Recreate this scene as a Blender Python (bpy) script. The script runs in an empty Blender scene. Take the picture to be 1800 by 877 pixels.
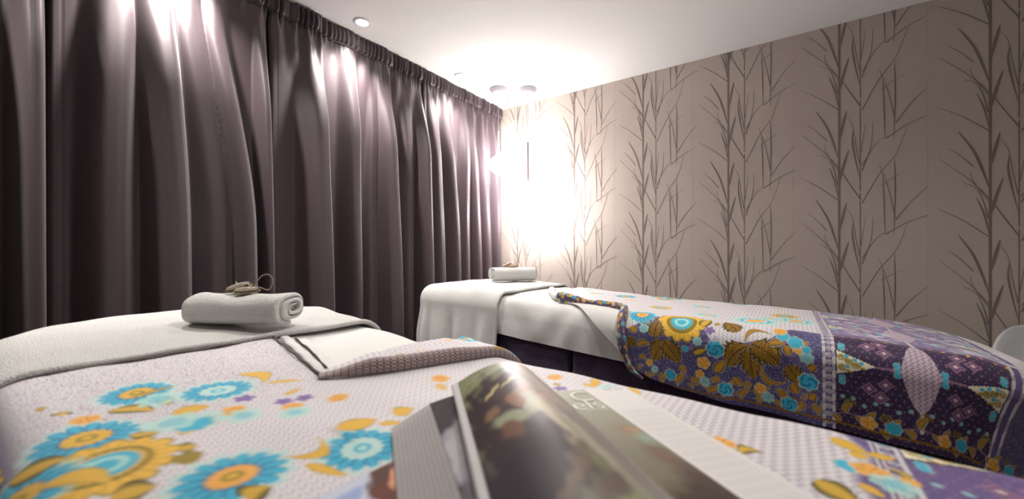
import bpy, math, random
import numpy as np
from mathutils import Vector

# ---------------------------------------------------------------- camera, world, exposure
scene = bpy.context.scene
scene.view_settings.view_transform = 'Standard'
scene.view_settings.look = 'None'
scene.view_settings.gamma = 1.0
scene.view_settings.use_curve_mapping = False
scene.view_settings.exposure = 0.45
scene.render.film_transparent = False
cam_data = bpy.data.cameras.new('camera')
cam_data.sensor_width = 36.0
cam_data.lens = 693.0 / 1800.0 * 36.0
cam_data.shift_y = 6.5 / 1800.0
cam_data.clip_start = 0.02
cam_data.dof.use_dof = True
cam_data.dof.focus_distance = 1.75
cam_data.dof.aperture_fstop = 2.4
camera = bpy.data.objects.new('camera', cam_data)
camera.location = (0, 0, 1.05)
camera.rotation_euler = (math.radians(90), 0, math.radians(34.65))
scene.collection.objects.link(camera)
scene.camera = camera
world = bpy.data.worlds.new('world')
world.use_nodes = True
world.node_tree.nodes['Background'].inputs[0].default_value = (0.03, 0.03, 0.035, 1)
scene.world = world
PENDANT_POWER = 35.0          # emission strength of the glass globes
DOWNLIGHT_POWER = 66.0        # watts of each recessed spot
FILL_SPOT_POWER = 35.0  # watts of each added fill spot
CEIL = 2.45
WALL_Y, CURTAIN_X, WALL_LEFT_X, WALL_RIGHT_X, WALL_FRONT_Y = 3.117, -2.235, -2.42, 1.95, -1.5

C = scene.collection
random.seed(4); rng = np.random.default_rng(4)

HC = 1.05                      # eye height above the floor
# x runs along the papered wall, y towards it; beds: head end, foot end, front edge, wall-side edge
BED_FRONT = (-1.65, 0.62, 0.02, 0.78, .36, .30)
BED_BACK = (-1.80, 0.62, 1.52, 2.28, .24, .28)
RE = 0.07                      # edge radius; the last two bed numbers are the plan corner radii at head and foot

def zt(x):
    return HC + np.interp(x, [-1.7, -1.3, -1.0, -0.5, 0.0, 0.3, 0.45, 0.62], [-.195, -.195, -.22, -.25, -.262, -.281, -.297, -.335])

def sstep(a, b, x):
    t = np.clip((x - a) / (b - a), 0, 1)
    return t * t * (3 - 2 * t)

def drape(u, v, B, off=0.0, amp=0.0, seed=0.0, wl=0.13):
    """cloth coordinates (metres, flat) -> points on the bed, falling over its rounded edges"""
    u = np.asarray(u, float); v = np.asarray(v, float)
    X0, X1, Y0, Y1 = B[:4]
    RC = np.where(u < (X0 + X1) / 2, B[4], B[5])
    cx = np.clip(u, X0 + RC, X1 - RC); cy = np.clip(v, Y0 + RC, Y1 - RC)
    dx, dy = u - cx, v - cy
    d = np.hypot(dx, dy); dd = np.maximum(d, 1e-9)
    nx, ny = dx / dd, dy / dd
    R = RE + off
    e = d - (RC - RE)
    th = np.clip(e / R, 0, math.pi / 2)
    h = np.where(e < 0, d, RC - RE + R * np.sin(th))
    hang = np.maximum(0, e - R * math.pi / 2)
    drop = np.where(e < 0, 0, R * (1 - np.cos(th))) + hang
    if amp:
        s = cx - cy + np.arctan2(ny, nx) * RC * 1.2
        w = (np.sin(2 * math.pi * s / wl + seed) + .55 * np.sin(2 * math.pi * s / (wl * .57) + 2 * seed + 1)
             + .35 * np.sin(2 * math.pi * s / (wl * 2.3) + seed * 3))
        h = h + amp * sstep(0, .22, hang) * (w + 1.2)
    x = cx + nx * h; y = cy + ny * h
    z = zt(x) + off - drop
    return np.stack([x, y, z], -1)
# bed_front printed cover: wall-side boundary vT(u) of the flat part, corner turned back
def c1_top(u):
    return np.interp(u, [-1.04, -.70, -.685, -.626, -.586, -.535, -.50, -.46], [.462, .395, .40, .51, .63, .76, .88, .96])
# bed_back printed cover: head-side boundary uL(v) with its front corner folded back; bottom hem vB(u)
def c2_left(v):
    return np.interp(v, [1.05, 1.30, 1.42, 1.52, 1.60, 1.66, 1.85, 1.90], [-.44, -.49, -.505, -.515, -.53, -.66, -1.0, -1.03])
def c2_hem(u):
    return np.interp(u, [-.52, -.46, -.40, -.30, -.15, 0.1, .5, .8], [1.36, 1.335, 1.315, 1.298, 1.284, 1.28, 1.278, 1.278])

MOTIFS_FRONT = [
    ('F',-.764,.258,.06,'bp'), ('F',-.836,.174,.055,'by'), ('F',-.708,.102,.062,'by'), ('F',-.612,.102,.078,'yb'), ('F',-.488,.178,.066,'bY'), 
    ('F',-.432,.298,.06,'bp'), ('F',-.632,.038,.06,'by'), ('S',-.66,.242,.022,'o'), ('S',-.636,.246,.03,'a'), ('S',-.66,.206,.035,'a'), 
    ('S',-.656,.194,.028,'t'), ('S',-.648,.306,.018,'v'), ('S',-.64,.334,.018,'v'), ('S',-.62,.306,.02,'o'), ('S',-.596,.366,.02,'o'), 
    ('S',-.536,.538,.022,'o'), ('S',-.772,.11,.02,'o'), ('S',-.684,.178,.04,'a'), ('S',-.788,.19,.035,'a'), ('S',-.568,.162,.02,'g'), 
    ('S',-.596,.298,.03,'a'), ('S',-.696,.27,.02,'v'), ('L',-.824,.31,-.744,.318,.014,'y',.02), ('L',-.72,.186,-.7,.226,.018,'y',0), 
    ('L',-.788,.134,-.748,.174,.016,'g',.01), ('L',-.808,.09,-.82,.098,.012,'g',0), ('L',-.82,.162,-.832,.222,.006,'g',0), 
    ('L',-.676,.134,-.66,.162,.014,'g',0), ('L',-.648,.174,-.636,.194,.012,'y',0), ('L',-.596,.162,-.592,.178,.016,'g',0), 
    ('L',-.544,.094,-.532,.126,.022,'g',0), ('L',-.792,.194,-.756,.194,.012,'g',0), ('L',-.428,.17,-.436,.194,.02,'g',.01), 
    ('L',-.484,.23,-.496,.278,.011,'y',-.03), ('L',-.496,.302,-.484,.358,.02,'y',0), ('L',-.484,.386,-.476,.418,.016,'y',0), 
    ('L',-.472,.35,-.444,.378,.008,'y',.005), ('L',-.672,.318,-.68,.35,.006,'y',0), ('L',-.452,.238,-.396,.254,.008,'y',.0), 
    ('L',-.688,.038,-.668,.082,.02,'g',0), ('L',-.628,.058,-.572,.098,.014,'y',.01), ('L',-.86,.074,-.86,.086,.01,'g',0), 
    ('L',-.74,.322,-.708,.37,.006,'y',0), ('L',-.524,.518,-.492,.506,.008,'y',0), ('S',-.372,.686,.02,'o'), ('S',-.332,.634,.018,'v'), 
    ('L',-.344,.658,-.356,.646,.008,'g',0), ('L',-.312,.686,-.288,.682,.007,'y',0), ('L',-.304,.73,-.288,.682,.01,'y',0), 
    ('L',-.284,.674,-.26,.666,.007,'y',0), ('S',-.26,.694,.03,'a'), ('S',-.264,.75,.018,'v'), ('S',-.236,.754,.012,'t'), 
    ('L',-.24,.735,-.208,.70,.008,'y',0), ('S',-.068,.586,.022,'o'), ('L',-.045,.566,-.02,.59,.012,'g',.012), ('L',-.004,.738,.012,.738,.006,'y',.006), 
    ('S',.008,.75,.014,'v'), ('L',.0,.738,.012,.738,.006,'g',0), ('L',.052,.698,.088,.674,.014,'y',0), ('L',.068,.662,.088,.666,.01,'y',0), 
    ('L',.088,.674,.116,.686,.009,'y',0), ('S',.108,.742,.022,'t'), ('S',.064,.622,.02,'t'), ('S',.084,.626,.024,'o'), 
    ('L',.028,.558,.064,.538,.022,'g',0), ('S',.1,.602,.028,'a'), ('L',.084,.774,.104,.738,.006,'y',0), ('L',.096,.65,.108,.618,.007,'g',.015), 
    ('L',.112,.614,.124,.63,.009,'o',0), ('L',.068,.582,.088,.566,.008,'y',0), ]
MOTIFS_BACK = [
    ('F',-.46,1.572,.055,'bY'), ('F',-.312,1.552,.088,'yg'), ('F',-.088,1.696,.075,'po'), ('F',.0,1.916,.05,'yb'), ('F',-.308,1.976,.05,'po'), 
    ('F',.036,1.812,.06,'po'), ('F',-.688,2.048,.06,'by'), ('F',-.836,2.024,.05,'po'), ('F',-.508,2.136,.05,'yb'), ('F',-.18,2.216,.045,'by'), 
    ('L',-.4,1.472,-.392,1.54,.03,'L',0), ('L',-.368,1.464,-.404,1.384,.034,'L',0), ('L',-.364,1.464,-.308,1.392,.034,'L',.0), 
    ('L',-.132,1.532,-.172,1.592,.03,'L',0), ('L',-.1,1.488,-.16,1.408,.04,'L',-.01), ('L',-.096,1.48,-.084,1.38,.034,'L',0), 
    ('L',-.092,1.496,-.012,1.44,.042,'L',.01), ('L',-.108,1.5,-.032,1.536,.008,'k',.035), ('L',-.064,1.428,.008,1.392,.009,'k',-.03), 
    ('L',-.04,1.504,.0,1.508,.012,'k',.005), ('L',-.46,1.432,-.416,1.444,.012,'k',.01), ('L',-.264,1.436,-.224,1.456,.014,'g',0), 
    ('L',-.192,1.488,-.188,1.476,.008,'k',0), ('L',-.196,1.384,-.168,1.424,.016,'k',0), ('L',-.2,1.364,-.18,1.356,.01,'k',0), 
    ('L',-.488,1.504,-.468,1.48,.014,'k',0), ('L',-.5,1.46,-.468,1.424,.02,'L',0), ('L',-.244,1.536,-.22,1.596,.02,'g',0), 
    ('L',-.2,1.548,-.192,1.572,.008,'g',0), ('S',-.216,1.524,.028,'v'), ('S',-.252,1.48,.026,'a'), ('S',-.292,1.448,.018,'t'), ('S',-.196,1.46,.045,'T'), 
    ('S',-.232,1.408,.032,'o'), ('S',-.44,1.5,.03,'a'), ('S',-.416,1.376,.02,'o'), ('S',-.396,1.356,.022,'a'), ('S',-.34,1.344,.03,'T'), 
    ('S',-.244,1.368,.022,'o'), ('S',-.228,1.344,.03,'a'), ('S',-.164,1.332,.036,'T'), ('S',-.064,1.356,.026,'o'), ('S',-.044,1.332,.03,'a'), 
    ('S',.012,1.324,.034,'T'), ('S',.036,1.496,.022,'o'), ('S',.056,1.476,.032,'a'), ('S',.056,1.5,.02,'t'), ('S',.028,1.52,.034,'t'), 
    ('S',.06,1.404,.04,'T'), ('S',-.004,1.536,.03,'t'), ('S',-.012,1.56,.03,'o'), ('S',-.52,1.62,.02,'a'), ('L',.004,1.504,.012,1.472,.012,'k',0), 
    ('L',.008,1.444,.044,1.388,.026,'L',0), ('L',.064,1.44,.076,1.46,.012,'k',0), ('L',.048,1.524,.06,1.516,.01,'k',0), 
    ('L',.02,1.388,.032,1.36,.014,'k',0), ('L',.064,1.352,.076,1.372,.012,'k',0), ('L',-.02,1.364,-.004,1.336,.01,'k',.006), 
    ('L',-.14,1.376,-.116,1.348,.012,'k',0), ('L',-.108,1.368,-.092,1.352,.009,'k',0), ('L',-.308,1.384,-.288,1.364,.01,'k',0), 
    ('L',-.316,1.328,-.3,1.356,.01,'k',0), ('L',-.272,1.348,-.256,1.34,.01,'k',0), ('L',-.38,1.324,-.356,1.344,.01,'k',0), 
    ('L',-.456,1.388,-.428,1.384,.008,'k',.01), ('L',-.212,1.316,-.188,1.332,.01,'k',0), ('L',-.124,1.32,-.104,1.34,.01,'k',0), 
    ('L',-.076,1.312,-.06,1.32,.008,'k',0), ('L',-.02,1.312,.0,1.324,.008,'k',0), ('L',.036,1.316,.048,1.34,.01,'k',0), 
    ('L',-.188,1.34,-.14,1.312,.008,'k',.01), ]
STROKES = [
    ( [(0.0, 1.279), (0.0, 0.723)] , 0.0119 , 0 ),
    ( [(-0.191, 1.036), (-0.1, 0.969), (-0.003, 0.876)] , 0.0058 , 1 ),
    ( [(-0.114, 0.89), (-0.059, 0.78), (-0.024, 0.662), (-0.003, 0.57)] , 0.0119 , 2 ),
    ( [(-0.154, 0.809), (-0.109, 0.762), (-0.059, 0.695)] , 0.0058 , 1 ),
    ( [(-0.186, 0.752), (-0.082, 0.637), (-0.003, 0.522), (0.047, 0.421), (0.097, 0.323)] , 0.0068 , 1 ),
    ( [(-0.094, 0.61), (-0.047, 0.576), (-0.021, 0.495), (-0.007, 0.416)] , 0.0068 , 1 ),
    ( [(-0.048, 0.527), (-0.021, 0.439), (-0.005, 0.338)] , 0.0085 , 2 ),
    ( [(0.034, 0.862), (0.017, 0.777), (0.002, 0.691)] , 0.0136 , 2 ),
    ( [(0.044, 0.625), (0.019, 0.523), (0.003, 0.437)] , 0.0136 , 2 ),
    ( [(0.064, 0.736), (0.061, 0.671), (0.072, 0.582), (0.094, 0.449)] , 0.0093 , 2 ),
    ( [(0.097, 0.914), (0.097, 0.369)] , 0.0051 , 0 ),
    ( [(0.034, 0.829), (0.061, 0.769), (0.077, 0.647), (0.094, 0.536)] , 0.0051 , 1 ),
    ( [(0.153, 0.769), (0.145, 0.636), (0.105, 0.491)] , 0.0058 , 1 ),
    ( [(0.121, 0.769), (0.11, 0.685), (0.1, 0.6)] , 0.0044 , 1 ),
    ( [(0.299, 0.725), (0.254, 0.577), (0.18, 0.461), (0.105, 0.297)] , 0.0054 , 1 ),
    ( [(0.216, 0.688), (0.161, 0.633), (0.105, 0.523)] , 0.0054 , 1 ),
    ( [(0.18, 0.52), (0.216, 0.394), (0.246, 0.224)] , 0.0058 , 1 ),
    ( [(0.196, 0.459), (0.202, 0.29), (0.205, 0.11)] , 0.0068 , 2 ),
    ( [(0.245, 0.554), (0.249, 0.37), (0.243, 0.099)] , 0.0071 , 2 ),
    ( [(0.382, 0.371), (0.313, 0.292), (0.251, 0.192)] , 0.0058 , 1 ),
    ( [(0.382, 0.212), (0.299, 0.176), (0.208, 0.11)] , 0.0058 , 1 ),
    ( [(0.299, 0.468), (0.239, 0.437), (0.189, 0.396)] , 0.0041 , 1 ),
    ( [(-0.069, 0.674), (-0.062, 0.623), (-0.003, 0.504)] , 0.0044 , 1 ),
]

# ---------------------------------------------------------------- helpers
def lin(c):
    c = np.asarray(c, float)
    if c.max() > 1.0: c = c / 255.0
    return np.where(c <= .04045, c / 12.92, ((c + .055) / 1.055) ** 2.4)

def raw_mesh(name, V, F, smooth=True, attrs=None, uv=None):
    V = np.asarray(V, np.float32).reshape(-1, 3)
    me = bpy.data.meshes.new(name)
    if isinstance(F, np.ndarray) and F.ndim == 2:
        n, k = F.shape
        me.vertices.add(len(V)); me.vertices.foreach_set('co', V.ravel())
        me.loops.add(n * k); me.loops.foreach_set('vertex_index', F.astype(np.int32).ravel())
        me.polygons.add(n)
        me.polygons.foreach_set('loop_start', np.arange(0, n * k, k, dtype=np.int32))
        me.polygons.foreach_set('loop_total', np.full(n, k, dtype=np.int32))
        me.update(calc_edges=True)
    else:
        me.from_pydata([tuple(v) for v in V], [], [tuple(f) for f in F])
    if smooth:
        me.polygons.foreach_set('use_smooth', np.ones(len(me.polygons), dtype=bool))
    if attrs:
        for k, a in attrs.items():
            at = me.color_attributes.new(k, 'FLOAT_COLOR', 'POINT')
            b = np.ones((len(V), 4), np.float32); b[:, :a.shape[-1]] = a.reshape(len(V), -1)
            at.data.foreach_set('color', b.ravel())
    if uv is not None:
        ul = me.uv_layers.new(name='UVMap')
        idx = np.empty(len(me.loops), np.int32); me.loops.foreach_get('vertex_index', idx)
        ul.data.foreach_set('uv', np.asarray(uv, np.float32).reshape(-1, 2)[idx].ravel())
    me.update()
    return me

def link(name, me, mat, parent=None):
    o = bpy.data.objects.new(name, me)
    C.objects.link(o)
    if mat is not None and not me.materials: me.materials.append(mat)
    if parent is not None:
        o.parent = parent
        o.matrix_parent_inverse = parent.matrix_world.inverted() if False else o.matrix_parent_inverse
    return o

def tag(o, label, cat, group=None, kind=None):
    o['label'] = label
    if cat: o['category'] = cat
    if group: o['group'] = group
    if kind: o['kind'] = kind
    return o

def empty(name, loc=(0, 0, 0), rz=0.0):
    o = bpy.data.objects.new(name, None)
    o.empty_display_size = .1
    o.location = loc; o.rotation_euler = (0, 0, rz)
    C.objects.link(o)
    return o

def structure(o):
    o['kind'] = 'structure'; return o

def grid_faces(nu, nv, closed_u=False, closed_v=False):
    I = np.arange(nu * nv).reshape(nu, nv)
    A = np.concatenate([I, I[:1]], 0) if closed_u else I
    A = np.concatenate([A, A[:, :1]], 1) if closed_v else A
    return np.stack([A[:-1, :-1], A[1:, :-1], A[1:, 1:], A[:-1, 1:]], -1).reshape(-1, 4)

def grid_mesh(name, P, closed_u=False, closed_v=False, **kw):
    nu, nv = P.shape[:2]
    return raw_mesh(name, P.reshape(-1, 3), grid_faces(nu, nv, closed_u, closed_v), **kw)

def sheet_mesh(name, P, thick, top_uv=None, attrs=None, under=None):
    """a grid sheet with real thickness: the top layer as given, a lower one shifted against the normals, and closed rims"""
    nu, nv = P.shape[:2]
    du = np.gradient(P, axis=0); dv = np.gradient(P, axis=1)
    N = np.cross(du, dv); N /= np.maximum(np.linalg.norm(N, axis=-1, keepdims=True), 1e-9)
    Q = P - N * thick
    F = grid_faces(nu, nv); n = nu * nv
    I = np.arange(n).reshape(nu, nv)
    rim = np.concatenate([I[:, 0], I[-1, 1:], I[::-1, -1][1:], I[0, ::-1][1:]])
    a, b = rim[:-1], rim[1:]
    S = np.stack([b, a, a + n, b + n], -1)
    V = np.concatenate([P.reshape(-1, 3), Q.reshape(-1, 3)])
    FF = np.concatenate([F, F[:, ::-1] + n, S])
    kw = {}
    if attrs:
        kw['attrs'] = {}
        for k, a_ in attrs.items():
            lo = np.broadcast_to(np.asarray(under.get(k)), a_.reshape(n, -1).shape) if under else a_.reshape(n, -1)
            kw['attrs'][k] = np.concatenate([a_.reshape(n, -1), lo])
    if top_uv is not None:
        kw['uv'] = np.concatenate([top_uv.reshape(-1, 2)] * 2)
    return raw_mesh(name, V, FF, **kw)

def box_mesh(name, x0, x1, y0, y1, z0, z1, bev=0.0):
    import bmesh
    bm = bmesh.new(); bmesh.ops.create_cube(bm, size=1)
    for v in bm.verts:
        v.co = Vector(((x0 + x1) / 2 + v.co.x * (x1 - x0), (y0 + y1) / 2 + v.co.y * (y1 - y0), (z0 + z1) / 2 + v.co.z * (z1 - z0)))
    if bev:
        bmesh.ops.bevel(bm, geom=bm.edges[:], offset=bev, segments=3, affect='EDGES', profile=.5)
    me = bpy.data.meshes.new(name); bm.to_mesh(me); bm.free()
    return me

def lathe_mesh(name, prof, n=40, smooth=True):
    prof = np.asarray(prof, float)
    a = np.arange(n) * 2 * math.pi / n
    P = np.stack([prof[:, None, 0] * np.cos(a), prof[:, None, 0] * np.sin(a), np.repeat(prof[:, None, 1], n, 1)], -1)
    return grid_mesh(name, P, closed_v=True, smooth=smooth)

def tube_mesh(name, pts, rad, n=10, caps=True, res=None):
    pts = np.asarray(pts, float)
    if res:
        t = np.linspace(0, len(pts) - 1, res); i = np.clip(t.astype(int), 0, len(pts) - 2); f = (t - i)[:, None]
        p0 = pts[np.clip(i - 1, 0, None)]; p1 = pts[i]; p2 = pts[i + 1]; p3 = pts[np.clip(i + 2, None, len(pts) - 1)]
        pts = .5 * (2 * p1 + (p2 - p0) * f + (2 * p0 - 5 * p1 + 4 * p2 - p3) * f ** 2 + (3 * p1 - p0 - 3 * p2 + p3) * f ** 3)
        rad = np.interp(t, np.linspace(0, len(pts) - 1, np.size(rad)) if False else np.linspace(0, t[-1], np.size(rad)), np.atleast_1d(rad)) if np.size(rad) > 1 else rad
    rad = np.broadcast_to(rad, (len(pts),))
    T = np.gradient(pts, axis=0); T /= np.linalg.norm(T, axis=1, keepdims=True)
    up = np.array([0, 0, 1.0]) if abs(T[0, 2]) < .9 else np.array([1.0, 0, 0])
    Nn = []
    nrm = up - T[0] * (up @ T[0]); nrm /= np.linalg.norm(nrm)
    for t_ in T:
        nrm = nrm - t_ * (nrm @ t_); nrm /= np.linalg.norm(nrm); Nn.append(nrm.copy())
    Nn = np.array(Nn); Bn = np.cross(T, Nn)
    a = np.arange(n) * 2 * math.pi / n
    P = pts[:, None] + rad[:, None, None] * (np.cos(a)[None, :, None] * Nn[:, None] + np.sin(a)[None, :, None] * Bn[:, None])
    if caps:
        P = np.concatenate([np.repeat(pts[:1, None], n, 1), P, np.repeat(pts[-1:, None], n, 1)], 0)
    return grid_mesh(name, P, closed_v=True)

# ---------------------------------------------------------------- materials
def new_mat(name):
    m = bpy.data.materials.new(name); m.use_nodes = True
    nt = m.node_tree; b = nt.nodes['Principled BSDF']
    return m, nt, b

def N(nt, t, **kw):
    n = nt.nodes.new(t)
    for k, v in kw.items(): setattr(n, k, v)
    return n

def math_n(nt, op, a, b=None, c=None, clamp=False):
    n = nt.nodes.new('ShaderNodeMath'); n.operation = op; n.use_clamp = clamp
    for i, x in enumerate((a, b, c)):
        if x is None: continue
        if isinstance(x, (int, float)): n.inputs[i].default_value = x
        else: nt.links.new(x, n.inputs[i])
    return n.outputs[0]

def plain(name, col, rough=.6, noise=0.0, nscale=20, bump=0.0, bscale=200, spec=.5, sheen=0.0, metal=0.0, coat=0.0):
    m, nt, b = new_mat(name)
    c = lin(col)
    b.inputs['Base Color'].default_value = (*c, 1); b.inputs['Roughness'].default_value = rough
    b.inputs['Specular IOR Level'].default_value = spec
    b.inputs['Metallic'].default_value = metal
    b.inputs['Sheen Weight'].default_value = sheen
    b.inputs['Coat Weight'].default_value = coat
    tc = N(nt, 'ShaderNodeTexCoord')
    nz = N(nt, 'ShaderNodeTexNoise'); nz.inputs['Scale'].default_value = nscale; nz.inputs['Detail'].default_value = 4
    nt.links.new(tc.outputs['Object'], nz.inputs['Vector'])
    rp = N(nt, 'ShaderNodeMapRange'); rp.inputs[3].default_value = 1 - noise; rp.inputs[4].default_value = 1 + noise
    rp.inputs[1].default_value = .3; rp.inputs[2].default_value = .7
    nt.links.new(nz.outputs[0], rp.inputs[0])
    mx = N(nt, 'ShaderNodeVectorMath', operation='SCALE'); mx.inputs[0].default_value = tuple(c)
    nt.links.new(rp.outputs[0], mx.inputs['Scale']); nt.links.new(mx.outputs[0], b.inputs['Base Color'])
    if bump:
        n2 = N(nt, 'ShaderNodeTexNoise'); n2.inputs['Scale'].default_value = bscale; n2.inputs['Detail'].default_value = 3
        nt.links.new(tc.outputs['Object'], n2.inputs['Vector'])
        bp = N(nt, 'ShaderNodeBump'); bp.inputs['Strength'].default_value = bump; bp.inputs['Distance'].default_value = .004 if bscale != 330 else .009
        nt.links.new(n2.outputs[0], bp.inputs['Height']); nt.links.new(bp.outputs[0], b.inputs['Normal'])
    return m

def emission(name, col, strength):
    m, nt, b = new_mat(name)
    b.inputs['Base Color'].default_value = (.9, .9, .88, 1)
    b.inputs['Emission Color'].default_value = (*col, 1); b.inputs['Emission Strength'].default_value = strength
    return m

MAT = {}
MAT['ceiling'] = plain('ceiling_paint', (.92, .915, .91), .9, .01, 3)
MAT['plaster'] = plain('wall_paint', (.74, .72, .70), .9, .03, 4)
MAT['floor'] = plain('floor_boards', (.20, .15, .12), .45, .2, 6)
MAT['towel'] = plain('white_terry', (.90, .895, .885), .95, .02, 30, .9, 330, spec=.1, sheen=.25)
MAT['sheet'] = plain('white_sheet', (.89, .885, .875), .95, .02, 30, .55, 380, spec=.1, sheen=.2)
MAT['skirt'] = plain('plum_valance', (.25, .195, .285), .8, .15, 60, .3, 500, spec=.2, sheen=.3)
MAT['vinyl'] = plain('mattress_vinyl', (.25, .24, .28), .5, .05)
MAT['wood'] = plain('bed_wood', (.35, .22, .14), .5, .15)
MAT['white_plastic'] = plain('white_plastic', (.86, .87, .88), .3, .01, 5, coat=.3)
MAT['white_metal'] = plain('white_metal', (.85, .85, .85), .4, .01)
MAT['canopy'] = plain('canopy_grey', (.66, .65, .66), .45, .01)
MAT['chrome'] = plain('chrome', (.8, .8, .8), .15, .01, metal=1.0)
MAT['cord'] = plain('pale_cord', (.72, .68, .68), .6, .02)
MAT['rose_rod'] = plain('rose_rod', (.60, .47, .47), .5, .05)
MAT['globe'] = emission('lit_opal_glass', (1.0, .955, .93), PENDANT_POWER)
MAT['lens'] = emission('lit_lens', (1.0, .95, .88), 30.0)
MAT['paper'] = plain('white_paper', (.86, .85, .85), .5, .02, 40)
MAT['paper_edge'] = plain('page_edges', (.80, .78, .78), .7, .08, 200)
MAT['pewter'] = plain('beaded_pewter', (.50, .45, .38), .45, .35, 300, .9, 600, metal=.25)
MAT['bead'] = plain('pale_beads', (.80, .77, .70), .3, .25, 500, metal=.2)
MAT['pewter_edge'] = plain('olive_rim', (.55, .50, .36), .45, .1, 60)
MAT['cordloop'] = plain('twine', (.60, .53, .47), .6, .15, 200)
MAT['copper'] = plain('copper_shell', (.62, .46, .36), .4, .3, 200, .6, 400)
MAT['hem_brown'] = plain('hem_binding', (.36, .30, .28), .8, .5, 350)

def curtain_material():
    m, nt, b = new_mat('aubergine_satin')
    tc = N(nt, 'ShaderNodeTexCoord')
    mp = N(nt, 'ShaderNodeMapping'); mp.inputs['Scale'].default_value = (900, 900, 420)
    nt.links.new(tc.outputs['Object'], mp.inputs[0])
    nz = N(nt, 'ShaderNodeTexNoise'); nz.inputs['Scale'].default_value = 1; nz.inputs['Detail'].default_value = 2
    nt.links.new(mp.outputs[0], nz.inputs['Vector'])
    cr = N(nt, 'ShaderNodeMix', data_type='RGBA')
    nt.links.new(nz.outputs[0], cr.inputs[0])
    cr.inputs[6].default_value = (*lin((.225, .175, .20)), 1); cr.inputs[7].default_value = (*lin((.385, .32, .35)), 1)
    nt.links.new(cr.outputs[2], b.inputs['Base Color'])
    b.inputs['Roughness'].default_value = .5
    b.inputs['Specular IOR Level'].default_value = .6
    b.inputs['Sheen Weight'].default_value = .25
    b.inputs['Sheen Roughness'].default_value = .4
    bp = N(nt, 'ShaderNodeBump'); bp.inputs['Strength'].default_value = .25; bp.inputs['Distance'].default_value = .002
    nt.links.new(nz.outputs[0], bp.inputs['Height']); nt.links.new(bp.outputs[0], b.inputs['Normal'])
    return m
MAT['curtain'] = curtain_material()

def wallpaper_material():
    m, nt, b = new_mat('taupe_wallpaper')
    tc = N(nt, 'ShaderNodeTexCoord')
    mp = N(nt, 'ShaderNodeMapping'); mp.inputs['Scale'].default_value = (60, 60, 900)
    nt.links.new(tc.outputs['Object'], mp.inputs[0])
    nz = N(nt, 'ShaderNodeTexNoise'); nz.inputs['Scale'].default_value = 1; nz.inputs['Detail'].default_value = 2
    nt.links.new(mp.outputs[0], nz.inputs['Vector'])
    big = N(nt, 'ShaderNodeTexNoise'); big.inputs['Scale'].default_value = 3
    nt.links.new(tc.outputs['Object'], big.inputs['Vector'])
    s = math_n(nt, 'ADD', math_n(nt, 'MULTIPLY', nz.outputs[0], .5), math_n(nt, 'MULTIPLY', big.outputs[0], .5))
    cr = N(nt, 'ShaderNodeMix', data_type='RGBA'); nt.links.new(s, cr.inputs[0])
    cr.inputs[6].default_value = (*lin((.74, .69, .655)), 1); cr.inputs[7].default_value = (*lin((.82, .775, .74)), 1)
    nt.links.new(cr.outputs[2], b.inputs['Base Color'])
    b.inputs['Roughness'].default_value = .7; b.inputs['Specular IOR Level'].default_value = .2
    return m
MAT['wallpaper'] = wallpaper_material()
MAT['branch'] = plain('taupe_branch_ink', (.53, .475, .455), .6, .06, 12)
MAT['seam'] = plain('paper_seam', (.72, .675, .64), .7, .02)

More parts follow.
